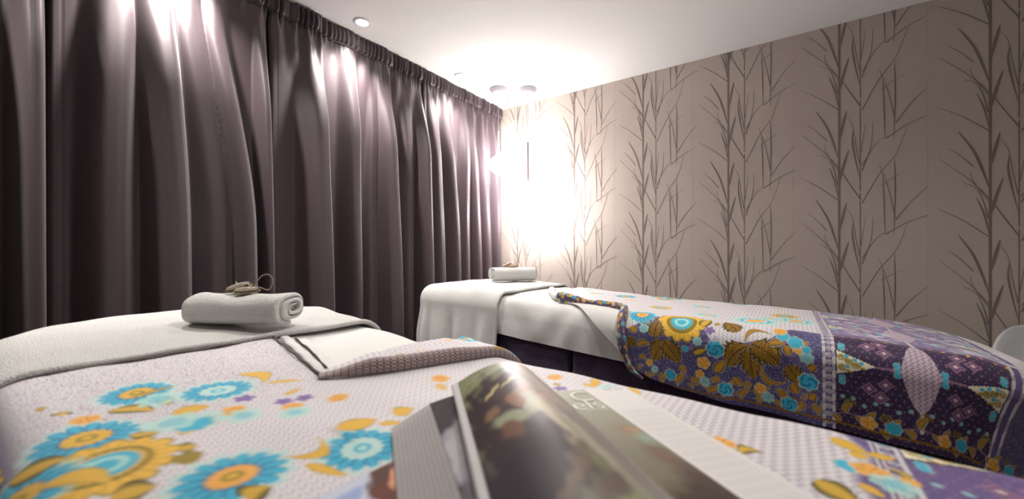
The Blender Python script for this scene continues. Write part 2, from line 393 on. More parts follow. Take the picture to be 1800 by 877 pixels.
def batik_material(name='batik_cotton'):
    """colours of the motifs come from the 'dye' attribute; the fine wax-line grounds (fish-scale lattice, speckle) are drawn here"""
    m, nt, b = new_mat(name)
    dye = N(nt, 'ShaderNodeVertexColor', layer_name='dye')
    msk = N(nt, 'ShaderNodeVertexColor', layer_name='ground')
    sp = N(nt, 'ShaderNodeSeparateColor'); nt.links.new(msk.outputs[0], sp.inputs[0])
    uv = N(nt, 'ShaderNodeUVMap', uv_map='UVMap')
    sx = N(nt, 'ShaderNodeSeparateXYZ'); nt.links.new(uv.outputs[0], sx.inputs[0])
    u, v = sx.outputs[0], sx.outputs[1]
    # zigzag lattice
    pu, pv = .0125, .0125
    tri = math_n(nt, 'PINGPONG', v, pv / 2)
    zz = math_n(nt, 'FRACT', math_n(nt, 'DIVIDE', math_n(nt, 'ADD', u, math_n(nt, 'MULTIPLY', tri, 1.5)), pu))
    l1 = math_n(nt, 'LESS_THAN', math_n(nt, 'ABSOLUTE', math_n(nt, 'SUBTRACT', zz, .5)), .16)
    fv = math_n(nt, 'FRACT', math_n(nt, 'DIVIDE', v, pv / 2))
    gate = math_n(nt, 'GREATER_THAN', fv, .28)
    lat = math_n(nt, 'MULTIPLY', math_n(nt, 'MULTIPLY', l1, gate), sp.outputs[0])
    # speckle
    vo = N(nt, 'ShaderNodeTexVoronoi', feature='DISTANCE_TO_EDGE'); vo.inputs['Scale'].default_value = 190
    nt.links.new(uv.outputs[0], vo.inputs['Vector'])
    st = math_n(nt, 'MULTIPLY', math_n(nt, 'LESS_THAN', vo.outputs[0], .065), math_n(nt, 'MULTIPLY', sp.outputs[1], .8))
    # basket weave of the reverse border
    bu = math_n(nt, 'FRACT', math_n(nt, 'DIVIDE', u, .0125)); bv = math_n(nt, 'FRACT', math_n(nt, 'DIVIDE', v, .0125))
    cu = math_n(nt, 'ABSOLUTE', math_n(nt, 'SUBTRACT', bu, .5)); cv = math_n(nt, 'ABSOLUTE', math_n(nt, 'SUBTRACT', bv, .5))
    e1 = math_n(nt, 'MULTIPLY', math_n(nt, 'GREATER_THAN', cu, .38), math_n(nt, 'LESS_THAN', cv, .33))
    e2 = math_n(nt, 'MULTIPLY', math_n(nt, 'GREATER_THAN', cv, .38), math_n(nt, 'LESS_THAN', cu, .33))
    bk = math_n(nt, 'MULTIPLY', math_n(nt, 'MAXIMUM', e1, e2), sp.outputs[2])
    m1 = N(nt, 'ShaderNodeMix', data_type='RGBA'); nt.links.new(lat, m1.inputs[0]); nt.links.new(dye.outputs[0], m1.inputs[6])
    m1.inputs[7].default_value = (*lin((.40, .35, .45)), 1)
    m2 = N(nt, 'ShaderNodeMix', data_type='RGBA'); nt.links.new(st, m2.inputs[0]); nt.links.new(m1.outputs[2], m2.inputs[6])
    # speckle lines: pale on dark grounds, dark on pale grounds
    bw = N(nt, 'ShaderNodeRGBToBW'); nt.links.new(dye.outputs[0], bw.inputs[0])
    m3 = N(nt, 'ShaderNodeMix', data_type='RGBA'); nt.links.new(math_n(nt, 'GREATER_THAN', bw.outputs[0], .22), m3.inputs[0])
    m3.inputs[6].default_value = (*lin((.56, .53, .70)), 1); m3.inputs[7].default_value = (*lin((.42, .36, .46)), 1)
    nt.links.new(m3.outputs[2], m2.inputs[7])
    m4 = N(nt, 'ShaderNodeMix', data_type='RGBA'); nt.links.new(bk, m4.inputs[0]); nt.links.new(m2.outputs[2], m4.inputs[6])
    m4.inputs[7].default_value = (*lin((.20, .13, .15)), 1)
    nt.links.new(m4.outputs[2], b.inputs['Base Color'])
    b.inputs['Roughness'].default_value = .62; b.inputs['Specular IOR Level'].default_value = .35
    b.inputs['Sheen Weight'].default_value = .15
    return m
MAT['batik'] = batik_material()

def print_material(name, rough):
    m, nt, b = new_mat(name)
    dye = N(nt, 'ShaderNodeVertexColor', layer_name='dye')
    nt.links.new(dye.outputs[0], b.inputs['Base Color'])
    b.inputs['Roughness'].default_value = rough; b.inputs['Specular IOR Level'].default_value = .4
    return m
MAT['gloss_print'] = print_material('glossy_print', .40)
MAT['print'] = print_material('satin_print', .38)

# ---------------------------------------------------------------- room shell
floor = structure(link('floor', box_mesh('floor', WALL_LEFT_X, WALL_RIGHT_X, WALL_FRONT_Y, WALL_Y + .1, -.1, -.012), MAT['floor']))
plank_w, plank_l = .14, 1.2
plank_me = box_mesh('plank', -plank_l / 2 + .0015, plank_l / 2 - .0015, -plank_w / 2 + .0015, plank_w / 2 - .0015, -.012, 0, .001)
plank_me.materials.append(MAT['floor'])
iy = 0; y = WALL_FRONT_Y + plank_w / 2
while y < WALL_Y + plank_w / 2 - .02:
    x = WALL_LEFT_X + plank_l / 2 - (iy % 3) * .4
    while x - plank_l / 2 < WALL_RIGHT_X - .05:
        if x - plank_l / 2 >= WALL_LEFT_X - .001 and x + plank_l / 2 <= WALL_RIGHT_X + .25 and y + plank_w / 2 <= WALL_Y + .05:
            p = link('plank', plank_me, None, floor); p.location = (x, y, 0)
        x += plank_l
    y += plank_w; iy += 1
structure(link('ceiling', box_mesh('ceiling', WALL_LEFT_X - .1, WALL_RIGHT_X + .1, WALL_FRONT_Y - .1, WALL_Y + .1, CEIL, CEIL + .1), MAT['ceiling']))
wall_back = structure(link('wall_back', box_mesh('wall_back', WALL_LEFT_X - .1, WALL_RIGHT_X + .1, WALL_Y, WALL_Y + .1, 0, CEIL), MAT['wallpaper']))
structure(link('wall_left', box_mesh('wall_left', WALL_LEFT_X - .1, WALL_LEFT_X, WALL_FRONT_Y, WALL_Y, 0, CEIL), MAT['plaster']))
structure(link('wall_right', box_mesh('wall_right', WALL_RIGHT_X, WALL_RIGHT_X + .1, WALL_FRONT_Y, WALL_Y, 0, CEIL), MAT['plaster']))
structure(link('wall_front', box_mesh('wall_front', WALL_LEFT_X - .1, WALL_RIGHT_X + .1, WALL_FRONT_Y - .1, WALL_FRONT_Y, 0, CEIL), MAT['plaster']))

# the twig motif printed on the paper: one print per strip, half-drop repeat
def stroke_ribbon(pts, w, kind, n=14):
    pts = np.asarray(pts, float)
    t = np.linspace(0, len(pts) - 1, n); i = np.clip(t.astype(int), 0, len(pts) - 2); f = (t - i)[:, None]
    p0 = pts[np.clip(i - 1, 0, None)]; p1 = pts[i]; p2 = pts[i + 1]; p3 = pts[np.clip(i + 2, None, len(pts) - 1)]
    c = .5 * (2 * p1 + (p2 - p0) * f + (2 * p0 - 5 * p1 + 4 * p2 - p3) * f ** 2 + (3 * p1 - p0 - 3 * p2 + p3) * f ** 3)
    s = np.linspace(0, 1, n)
    if kind == 0: wd = np.full(n, w / 2)
    elif kind == 1: wd = w / 2 * (.35 + .65 * s)
    else: wd = w / 2 * np.clip(np.sin(math.pi * (.08 + .86 * s)), .15, 1)
    T = np.gradient(c, axis=0); T /= np.linalg.norm(T, axis=1, keepdims=True)
    nn = np.stack([-T[:, 1], T[:, 0]], -1)
    return c + nn * wd[:, None], c - nn * wd[:, None]

PERIOD = .556
def strip_print(x0, drop, k):
    V, F = [], []
    for r in range(-4, 4):
        for si, (pts, w, kind) in enumerate(STROKES):
            a, b = stroke_ribbon(pts, w, kind)
            dz = r * PERIOD + drop
            base = len(V); n = len(a)
            yy = WALL_Y - .0006 - .00002 * si
            za = np.clip(a[:, 1] + dz + HC, .06, CEIL - .002); zb = np.clip(b[:, 1] + dz + HC, .06, CEIL - .002)
            if za.max() - za.min() < 1e-4: continue
            for j in range(n):
                V.append((x0 + a[j, 0], yy, za[j])); V.append((x0 + b[j, 0], yy, zb[j]))
            for j in range(n - 1):
                q = base + 2 * j
                F.append((q, q + 1, q + 3, q + 2))
    V = np.array(V)
    V[:, 0] = np.clip(V[:, 0], WALL_LEFT_X, WALL_RIGHT_X)
    link('twig_print', raw_mesh('twig_print', V, np.array(F), smooth=False), MAT['branch'], wall_back)
for k, x0 in enumerate([-2.09, -1.497, -.909, -.322, .275, .885, 1.49]):
    strip_print(x0, 0.0 if k % 2 == 0 else -.235, k)
    if k: link('paper_seam', box_mesh('paper_seam', x0 - .232, x0 - .2305, WALL_Y - .0004, WALL_Y + .001, .06, CEIL - .001), MAT['seam'], wall_back)

# ---------------------------------------------------------------- curtains along the left wall
FOLDS = [(-1.32, .09, .05, .07), (-1.1, .1, .05, .07), (-.9, .09, .05, .08), (-.68, .1, .04, .07), (-.45, .09, .06, .08), (-.25, .09, .05, .07), (-.03, .1, .05, .08),
         (.198, .07, .018, .085), (.375, .085, .07, .055), (.585, .10, .05, .095), (.735, .07, .07, .05), (.855, .065, .05, .07), (.957, .04, .025, .06),
         (1.255, .125, .028, .085), (1.45, .085, .035, .07), (1.60, .05, .05, .03), (1.735, .10, .028, .09), (1.90, .06, .05, .035), (2.04, .06, .035, .08),
         (2.20, .075, .05, .055), (2.36, .07, .035, .06), (2.50, .06, .05, .05), (2.645, .065, .04, .06), (2.79, .06, .04, .05), (2.93, .06, .05, .055)]
DRIFT = {i: d for i, d in enumerate(np.random.default_rng(3).uniform(-.05, .05, len(FOLDS)))}
DRIFT[11] = -.12; DRIFT[9] = -.05; DRIFT[10] = -.1; DRIFT[7] = 0.0; DRIFT[16] = 0; DRIFT[13] = 0
def fold_depth(y, t):
    """how far the cloth stands into the room at y, t metres below the ceiling"""
    f = np.zeros(np.broadcast(y, t).shape)
    for i, (c, wl, wr, h) in enumerate(FOLDS):
        cc = c + DRIFT[i] * (1 - sstep(.1, 1.3, t))
        d = y - cc
        grow = 1 + .6 * sstep(.3, 1.8, t)
        bl = np.clip(1 + d / (wl * 1.15), 0, 1); br = np.clip(1 - d / (wr * 1.5), 0, 1)
        bl = np.sin(bl * bl * (3 - 2 * bl) * math.pi / 2); br = np.sin(br * br * (3 - 2 * br) * math.pi / 2)
        b = np.where(d < 0, bl, br)
        f = np.maximum(f, 1.2 * h * grow * b) + .12 * h * b
    f += .008 * np.sin(y * 13 + 1.5 * t) * sstep(0, .5, t)
    body = .12 + .88 * sstep(.10, .70, t)
    fine = (.55 + .45 * np.sin(y * 7.3)) * (.009 * np.sin(y * 208 + 1.7 * np.sin(y * 31)) + .006 * np.sin(y * 117 + 2 * np.sin(y * 19)))
    mid = .013 * np.sin(y * 58 + 2.2 * np.sin(y * 11)) * (1 - sstep(.10, .45, t)) * sstep(.06, .2, t)
    return f * body + fine * (1 - sstep(.09, .20, t)) + mid
def curtain(y0, y1, label, seed, wall_end=False):
    root = empty('curtain', (CURTAIN_X, (y0 + y1) / 2, 0))
    base = CURTAIN_X - .025
    ys = np.arange(y0, y1 + .001, .0045)
    tops = np.concatenate([np.linspace(.105, .5, 40), np.linspace(.52, CEIL - .02, 62)])
    Y, T = np.meshgrid(ys, tops, indexing='ij')
    X = base + fold_depth(Y, T)
    # the side hem turns in slightly
    edge = np.minimum(Y - y0, y1 - Y)
    X += .010 * (1 - np.clip(edge / .012, 0, 1)) * -1
    X += .0022 * np.exp(-((edge - .035) / .003) ** 2) * -1
    P = np.stack([X - CURTAIN_X, Y - (y0 + y1) / 2, CEIL - T], -1)
    link('drape', sheet_mesh('drape', P[:, ::-1], .002), MAT['curtain'], root)
    tt = np.concatenate([np.linspace(.006, .085, 12), [.092, .098, .105, .110]])
    Y, T = np.meshgrid(np.arange(y0, y1 + .001, .003), tt, indexing='ij')
    X = base + fold_depth(Y, T) + .006 + .008 * np.sin(math.pi * np.clip(T / .1, 0, 1)) - .010 * np.exp(-((T - .098) / .006) ** 2)
    X += .010 * np.sin(Y * 196 + 2.4 * np.sin(Y * 27)) * np.sin(math.pi * np.clip(T / .105, 0, 1)) ** .5
    P = np.stack([X - CURTAIN_X, Y - (y0 + y1) / 2, CEIL - T], -1)
    link('heading', sheet_mesh('heading', P[:, ::-1], .002), MAT['curtain'], root)
    link('curtain_rail', box_mesh('curtain_rail', -.05, -.035, -(y1 - y0) / 2, (y1 - y0) / 2, CEIL - .03, CEIL - .002), MAT['white_metal'], root)
    tag(root, label, 'curtain', 'gathered curtains along the window wall')
curtain(-1.47, .215, 'dark aubergine curtain panel beside the head of the front bed, widest black folds', 1)
curtain(.225, .985, 'dark aubergine gathered curtain panel behind the rolled towel with the tall cord loop', 2)
curtain(.995, 2.065, 'dark plum gathered curtain panel hanging behind the gap between the two beds', 3)
curtain(2.075, 3.10, 'plum gathered curtain panel beside the papered wall, lit by the pendants', 4)

# ---------------------------------------------------------------- recessed spots and pendants
def downlight(x, y, label, power, size=112, cone=True):
    root = empty('downlight', (x, y, CEIL))
    link('trim_ring', lathe_mesh('trim_ring', [(.034, .012), (.034, -.002), (.037, -.006), (.047, -.006), (.052, -.003), (.053, .0), (.053, .004)], 40), MAT['white_metal'], root)
    link('lens', lathe_mesh('lens', [(.0001, -.001), (.02, -.0015), (.034, -.001), (.0345, .004)], 32), MAT['lens'], root)
    ld = bpy.data.lights.new('spot', 'SPOT'); ld.energy = power; ld.spot_size = math.radians(size); ld.spot_blend = .9
    ld.shadow_soft_size = .03; ld.color = (1.0, .95, .89)
    lo = bpy.data.objects.new('spot', ld); lo.parent = root; lo.location = (0, 0, -.012); C.objects.link(lo)
    tag(root, label, 'ceiling light', 'recessed ceiling spots')
downlight(-2.105, 1.45, 'recessed ceiling spot over the curtain, the second from the pendant lamps', DOWNLIGHT_POWER)
downlight(-2.10, 2.33, 'recessed ceiling spot over the curtain, nearest the pendant lamps', DOWNLIGHT_POWER)
downlight(-2.105, .57, 'recessed ceiling spot over the curtain beside the front bed head', DOWNLIGHT_POWER)
downlight(-2.105, -.31, 'recessed ceiling spot over the curtain at the room entrance end', DOWNLIGHT_POWER)
for (x, y, s) in ((-.75, 1.15, 'between the two beds near their heads'), (.25, 1.15, 'between the two beds near their feet')):  # unseen fill spots added between the beds to light the room
    downlight(x, y, 'added fill spot in the ceiling ' + s, FILL_SPOT_POWER, 150)

def pendant(x, y, z, r, label, rod):
    root = empty('pendant_lamp', (x, y, CEIL))
    zz = z - CEIL
    link('ceiling_canopy', lathe_mesh('ceiling_canopy', [(.078, 0), (.078, -.006), (.074, -.012), (.060, -.034), (.052, -.040), (.0001, -.041)], 48), MAT['canopy'], root)
    neck = zz + r * 1.9
    link('cord', tube_mesh('cord', [(0, 0, -.03), (0, 0, neck)], .0022 if not rod else .003, 8), MAT['cord'], root)
    prof = []
    for t in np.linspace(0, math.radians(158), 26):
        prof.append((max(.0002, r * math.sin(t)), zz - r * math.cos(t)))
    hh = prof[-1]
    for f in np.linspace(.12, 1, 9):
        prof.append((hh[0] + (.008 - hh[0]) * (1 - (1 - f) ** 2.2), hh[1] + (neck - hh[1]) * f))
    prof.append((.0002, neck + .001))
    link('globe', lathe_mesh('globe', prof, 48), MAT['globe'], root)
    if rod:
        link('stem', tube_mesh('stem', [(0, 0, zz + r * 1.5), (0, 0, zz + r * 1.9), (0, 0, zz + r * 1.95), (0, 0, zz + .56)], [.0115, .0115, .0115, .0085], 12), MAT['rose_rod'], root)
    else:
        link('stem', tube_mesh('stem', [(0, 0, neck - .02), (0, 0, neck + .14)], [.0095, .006], 12), MAT['white_metal'], root)
    tag(root, label, 'pendant lamp', 'pendant lamps in the corner')
pendant(-1.80, 2.842, HC + .388, .132, 'large lit opal globe pendant on a rose rod, lowest of three', True)
pendant(-2.005, 2.70, HC + .752, .078, 'small lit teardrop globe pendant in front of the curtain edge', False)
pendant(-2.0, 2.94, HC + .93, .085, 'lit globe pendant hung highest, tucked into the corner of the room', False)

# ---------------------------------------------------------------- beds
def ring_samples(B, n_side=44, n_arc=9):
    X0, X1, Y0, Y1, R0, R1 = B
    a0, a1 = X0 + R0, X1 - R1
    k2 = max(6, n_side // 3)
    xm = (X0 + X1) / 2
    S2 = []
    def add(x, y, nx, ny, r): S2.append((x, y, nx, ny, r))
    for f in np.linspace(0, 1, n_side, endpoint=False):
        x = a0 + (a1 - a0) * f; r = R0 if x < xm else R1; add(x, Y0 + r, 0, -1, r)
    for i in range(n_arc): t = -math.pi / 2 + i / n_arc * math.pi / 2; add(a1, Y0 + R1, math.cos(t), math.sin(t), R1)
    for f in np.linspace(0, 1, k2, endpoint=False): add(a1, Y0 + R1 + (Y1 - Y0 - 2 * R1) * f, 1, 0, R1)
    for i in range(n_arc): t = i / n_arc * math.pi / 2; add(a1, Y1 - R1, math.cos(t), math.sin(t), R1)
    for f in np.linspace(0, 1, n_side, endpoint=False):
        x = a1 + (a0 - a1) * f; r = R0 if x < xm else R1; add(x, Y1 - r, 0, 1, r)
    for i in range(n_arc): t = math.pi / 2 + i / n_arc * math.pi / 2; add(a0, Y1 - R0, math.cos(t), math.sin(t), R0)
    for f in np.linspace(0, 1, k2, endpoint=False): add(a0, Y1 - R0 - (Y1 - Y0 - 2 * R0) * f, -1, 0, R0)
    for i in range(n_arc): t = math.pi + i / n_arc * math.pi / 2; add(a0, Y0 + R0, math.cos(t), math.sin(t), R0)
    return np.array(S2)

def shell(name, B, off, hang, mat, parent, amp=0.0, seed=0.0, wl=.3, n_side=60, wrinkle=0.0, close=0.0):
    """fitted cover: the bed's top and edge, hanging `hang` metres below the rounded edge"""
    S = ring_samples(B, n_side)
    ctr = np.array([(B[0] + B[1]) / 2, (B[2] + B[3]) / 2])
    R = RE + off
    rows = []
    for k in np.linspace(0.001, 1, 10)[:-1]:
        cxy = ctr + (S[:, :2] - ctr) * k
        rows.append((cxy[:, 0], cxy[:, 1]))
    flat = S[:, 4] - RE
    for d in [flat * f for f in np.linspace(0, 1, 5)] + [flat + R * t for t in np.linspace(0, math.pi / 2, 9)[1:]] + [flat + R * math.pi / 2 + t for t in np.linspace(0, hang, 12)[1:]]:
        rows.append((S[:, 0] + S[:, 2] * d, S[:, 1] + S[:, 3] * d))
    U = np.stack([r[0] for r in rows]); Vv = np.stack([r[1] for r in rows])
    P = drape(U, Vv, B, off, amp, seed, wl)
    if wrinkle:
        RC = np.broadcast_to(S[:, 4], U.shape)
        d = np.hypot(U - np.clip(U, B[0] + B[4], B[1] - B[5]), Vv - np.clip(Vv, B[2] + RC, B[3] - RC))
        w = np.sin(9 * U + 21 * Vv + 1.3) * np.sin(14 * U - 6 * Vv) + .6 * np.sin(31 * U + 17 * Vv) + .7 * np.sin(38 * U - 26 * Vv + 2 * np.sin(9 * U)) * np.sin(7 * U + 1) ** 2 - 2.2
        sd = np.where(Vv < ctr[1], -1, 1)
        P[..., 1] += sd * wrinkle * w * sstep(.0, .10, d - RC + RE)
        P[..., 2] += .35 * wrinkle * w * sstep(.05, .12, d)
    if close:
        last = P[-1].copy(); c3 = last.mean(0)
        P = np.concatenate([P, (last * .97 + c3 * .03)[None], (last * .0 + c3)[None]])
    return link(name, grid_mesh(name, P, closed_v=True), mat, parent)

def treatment_bed(B, label):
    root = empty('treatment_bed', ((B[0] + B[1]) / 2, (B[2] + B[3]) / 2, 0))
    ox, oy = root.location.x, root.location.y
    me = shell('mattress', B, -.032, .05, MAT['vinyl'], None, close=1)
    me.parent = root; me.location = (-ox, -oy, 0)
    x0, x1, y0, y1 = B[0] + .03, B[1] - .03, B[2] + .02, B[3] - .02
    zb = float(zt(0)) - .135
    link('base', box_mesh('base', x0 + .12 - ox, x1 - .12 - ox, y0 + .10 - oy, y1 - .10 - oy, .05, zb - .045, .01), MAT['wood'], root)
    for lx in (x0 + .22, x1 - .22):
        for ly in (y0 + .16, y1 - .16):
            link('leg', box_mesh('leg', lx - .03 - ox, lx + .03 - ox, ly - .03 - oy, ly + .03 - oy, 0, .05, .005), MAT['wood'], root)
    # valance: cloth panels following the rounded outline, box-pleat gaps between them
    S = ring_samples(B, 70, 14)
    O = S[:, :2] + S[:, 2:4] * (S[:, 4:] - .022)
    O = np.concatenate([O, O[:1]]); Nr = np.concatenate([S[:, 2:4], S[:1, 2:4]])
    cum = np.concatenate([[0], np.cumsum(np.linalg.norm(np.diff(O, axis=0), axis=1))]); per = cum[-1]
    def at_x(x, sgn):
        m = [c for c, o, n_ in zip(cum, O, Nr) if n_[1] * sgn > .99]; xs_ = [o[0] for o, n_ in zip(O, Nr) if n_[1] * sgn > .99]
        o_ = np.argsort(xs_); return float(np.interp(x, np.array(xs_)[o_], np.array(m)[o_]))
    cuts = [at_x(-.76, -1), at_x(.18, -1), at_x(.18, 1), at_x(-.76, 1)]
    cuts = cuts + [cuts[0] + per]
    for k in range(4):
        c0, c1 = cuts[k] + .003, cuts[k + 1] - .003
        q = np.linspace(c0, c1, max(30, int((c1 - c0) / .012))); qm = np.mod(q, per)
        px_, py_ = np.interp(qm, cum, O[:, 0]), np.interp(qm, cum, O[:, 1]); nx_, ny_ = np.interp(qm, cum, Nr[:, 0]), np.interp(qm, cum, Nr[:, 1])
        Q, Z = np.meshgrid(q, np.linspace(zb, .012, 24), indexing='ij')
        w = (.004 * np.sin(Q * 18 + k) + .003 * np.sin(Q * 47 + 2 * k)) * (zb - Z) / zb
        edge = np.minimum(Q - c0, c1 - Q); w = w - .016 * np.exp(-(edge / .007) ** 2) - .004
        P = np.stack([px_[:, None] + nx_[:, None] * w - ox, py_[:, None] + ny_[:, None] * w - oy, Z], -1)
        link('valance_panel', sheet_mesh('valance_panel', P[:, ::-1], .003), MAT['skirt'], root)
    tag(root, label, 'bed', 'treatment beds')
    return root
treatment_bed(BED_FRONT, 'treatment bed carrying the open magazine, draped in pale floral cloth')
treatment_bed(BED_BACK, 'treatment bed along the papered wall with dark plum valance')

def base_sheet(B, label):
    o = shell('bed_sheet', B, .002, .105, MAT['sheet'], None, amp=.0025, seed=1.0, wl=.5, n_side=110, wrinkle=.0065)
    tag(o, label, 'bed sheet', 'white bed sheets')
base_sheet(BED_FRONT, 'white sheet showing between the head towel and the turned-back cloth under the magazine')
base_sheet(BED_BACK, 'white sheet with a straight hem above the dark plum valance')

# white towelling laid over each head end
def head_towel(B, edge_u, label, front_hang, back_hang, seed):
    R = RE + .014; arc = R * math.pi / 2
    v0 = B[2] + RE - arc - front_hang; v1 = B[3] - RE + arc + back_hang
    u0 = B[0] + RE - arc - .34
    U, V = np.meshgrid(np.linspace(u0, edge_u, 190), np.linspace(v0, v1, 260), indexing='ij')
    Ue = U + .006 * np.sin(V * 9 + seed) * sstep(edge_u - .3, edge_u, U)
    P = drape(Ue, V, B, .014, .010, seed, .15)
    # soft rolled hem at the free edge
    P[..., 2] += .005 * np.exp(-((U - edge_u + .010) / .011) ** 2) - .004 * sstep(edge_u - .006, edge_u, U)
    d = V - (B[2] + .1)
    P[..., 2] += .0022 * np.sin(U * 37 + V * 9 + seed) * np.sin(V * 23 - U * 5)
    o = link('head_towel', sheet_mesh('head_towel', P, .010), MAT['towel'])
    tag(o, label, 'towel', 'white towelling over the bed heads')
head_towel(BED_FRONT, -1.035, 'white terry towel spread over the head of the front bed under the larger towel roll', .10, .22, 1.7)
head_towel(BED_BACK, -1.135, 'white terry towel hanging in folds over the head of the bed by the papered wall', .36, .2, .6)

# ---------------------------------------------------------------- batik dyeing: motif colours evaluated on the cloth's own coordinates
PAL = dict(teal=(58, 178, 208), deep=(18, 118, 168), pale=(176, 222, 212), yel=(226, 178, 58), olive=(150, 128, 24), dark=(70, 58, 14), orange=(238, 172, 74),
           viol=(128, 100, 160), navy=(44, 38, 88), plum=(44, 20, 58), cream=(236, 228, 200), lilac=(224, 219, 222), pink=(176, 130, 160), white=(238, 234, 236), ochre=(170, 122, 26))
PAL = {k: lin(v) for k, v in PAL.items()}

class Dye:
    def __init__(s, U, V, col, ground):
        s.U, s.V = U.ravel(), V.ravel(); n = s.U.size
        s.c = np.tile(np.asarray(col, float), (n, 1)); s.g = np.tile(np.asarray(ground, float), (n, 1))
        s.order = np.argsort(s.U); s.su = s.U[s.order]
    def near(s, u, v, r):
        i0, i1 = np.searchsorted(s.su, [u - r, u + r])
        i = s.order[i0:i1]
        return i[np.abs(s.V[i] - v) < r]
    def put(s, i, m, col, keep=0.0):
        """blend colour col over points i with weights m; motifs cover the wax-line ground"""
        m = m[:, None]
        s.c[i] = s.c[i] * (1 - m) + np.asarray(col) * m
        s.g[i] *= (1 - m * (1 - keep))
    def flower(s, u, v, R, style, rot=0.0):
        i = s.near(u, v, R * 1.4)
        if not len(i): return
        x, y = s.U[i] - u, s.V[i] - v; r = np.hypot(x, y) / R; t = np.arctan2(y, x) + rot
        P = PAL; aa = .0022 / R
        def band(r0): return np.clip((r0 - r) / aa + .5, 0, 1)
        if style in ('yg', 'yb'):
            n = 13; b = .74 + .24 * np.abs(np.cos(n * t / 2)) ** .5
            s.put(i, band(b + .05), P['olive'] * .8); s.put(i, band(b), P['yel'] * (0.9 + .25 * np.cos(n * t)[:, None] ** 2))
            s.put(i, band(.62), P['olive'] * .75); s.put(i, band(.52 + .04 * np.cos(26 * t)), P['yel'] if style == 'yb' else P['olive'])
            s.put(i, band(.44), P['teal']); s.put(i, band(.30), P['pale'] * .9 + P['teal'] * .1); s.put(i, band(.18), P['teal'])
        elif style == 'po':
            n = 14; b = .78 + .2 * np.abs(np.cos(n * t / 2)) ** .6
            s.put(i, band(b + .22) * .5, P['pale']); s.put(i, band(b), P['pale']); s.put(i, band(.72 + .1 * np.cos(n * t)), P['teal'])
            s.put(i, band(.52), P['white']); s.put(i, band(.42), P['orange']); s.put(i, band(.2), P['yel'])
        else:
            n = 15; b = .70 + .28 * np.abs(np.cos(n * t / 2)) ** .55
            s.put(i, band(b + .2) * .55, P['pale'])
            streak = (np.cos(n * t) < .1)
            s.put(i, band(b), np.where(streak[:, None], P['deep'] * .5 + P['teal'] * .5, P['teal']))
            s.put(i, band(b) * np.clip((.62 - r) / .2, 0, 1) * streak, P['deep'])
            if style == 'bp':
                s.put(i, band(.50 + .03 * np.cos(12 * t)), P['pale'] * .75 + P['white'] * .2); s.put(i, band(.22), P['teal']); s.put(i, band(.12), P['pale'])
            else:
                s.put(i, band(.48 + .03 * np.cos(14 * t)), P['deep'] * .7); s.put(i, band(.44 + .03 * np.cos(14 * t)), P['orange'] if style == 'bY' else P['yel'])
                s.put(i, band(.20) * .9, P['olive']); s.put(i, band(.10), P['yel'])
    def small(s, u, v, R, style, rot=0.0):
        i = s.near(u, v, R * 1.4)
        if not len(i): return
        x, y = s.U[i] - u, s.V[i] - v; r = np.hypot(x, y) / R; t = np.arctan2(y, x) + rot; aa = .0022 / R
        def band(r0): return np.clip((r0 - r) / aa + .5, 0, 1)
        key = dict(o='orange', a='pale', t='teal', T='teal', v='viol', g='olive')[style]
        n = {'v': 5, 'o': 5, 'g': 3}.get(style, 7)
        b = (.55 if style == 'v' else .74) + (.4 if style == 'v' else .2) * np.abs(np.cos(n * t / 2))
        if style in 'Tto': s.put(i, band(b + .10), PAL['cream'] * .75)
        s.put(i, band(b) * (1 if style != 'a' else .75), PAL[key])
        if style == 'T': s.put(i, band(.8) * (np.sin(9 * r + 2.5 * t) > .45), PAL['deep'])
        if style == 'o': s.put(i, band(.7) * (np.cos(5 * t) < -.6) * .7, PAL['ochre'])
        if style == 'a': s.put(i, band(.45) * .5, PAL['teal'])
    def leaf(s, u0, v0, u1, v1, w, style, curve):
        L = math.hypot(u1 - u0, v1 - v0)
        if L < .004: return
        i = s.near((u0 + u1) / 2, (v0 + v1) / 2, L / 2 + abs(curve) + w + .01)
        if not len(i): return
        ex, ey = (u1 - u0) / L, (v1 - v0) / L
        x = (s.U[i] - u0) * ex + (s.V[i] - v0) * ey; y = -(s.U[i] - u0) * ey + (s.V[i] - v0) * ex
        t = x / L; y = y - curve * 4 * t * (1 - t); tc = np.clip(t, 0, 1)
        hw = w * np.sin(math.pi * tc ** .75) ** .8 * (1 if style != 'L' else (1 + .16 * np.sin(tc * 40)))
        ins = (t > 0) & (t < 1); d = (hw - np.abs(y)) / .0022
        m = np.clip(d + .5, 0, 1) * ins
        body = dict(w='lilac' if (int(u0 * 1000) % 3) else 'pale', y='yel', g='olive', k='ochre', o='orange', L='ochre')[style]
        rim = dict(w='viol', y='olive', g='dark', k='dark', o='yel', L='dark')[style]
        if style in 'kL': s.put(i, np.clip(d + 1.6, 0, 1) * ins, PAL['cream'] * .55)
        s.put(i, m, PAL[rim]); s.put(i, np.clip((hw * (.72 if style != 'y' else .85) - np.abs(y)) / .0022 + .5, 0, 1) * ins, PAL[body])
        if style in 'gk': s.put(i, np.clip((hw * .45 - np.abs(y)) / .004 + .5, 0, 1) * ins * .75, PAL['yel'] if style == 'g' else PAL['ochre'] * 1.3)
        if style == 'L':
            s.put(i, m * (np.sin((x - np.abs(y) * 1.1) * 2 * math.pi / .009) > .35), PAL['dark'])
            s.put(i, m * (np.abs(y) < .0016), PAL['dark'])
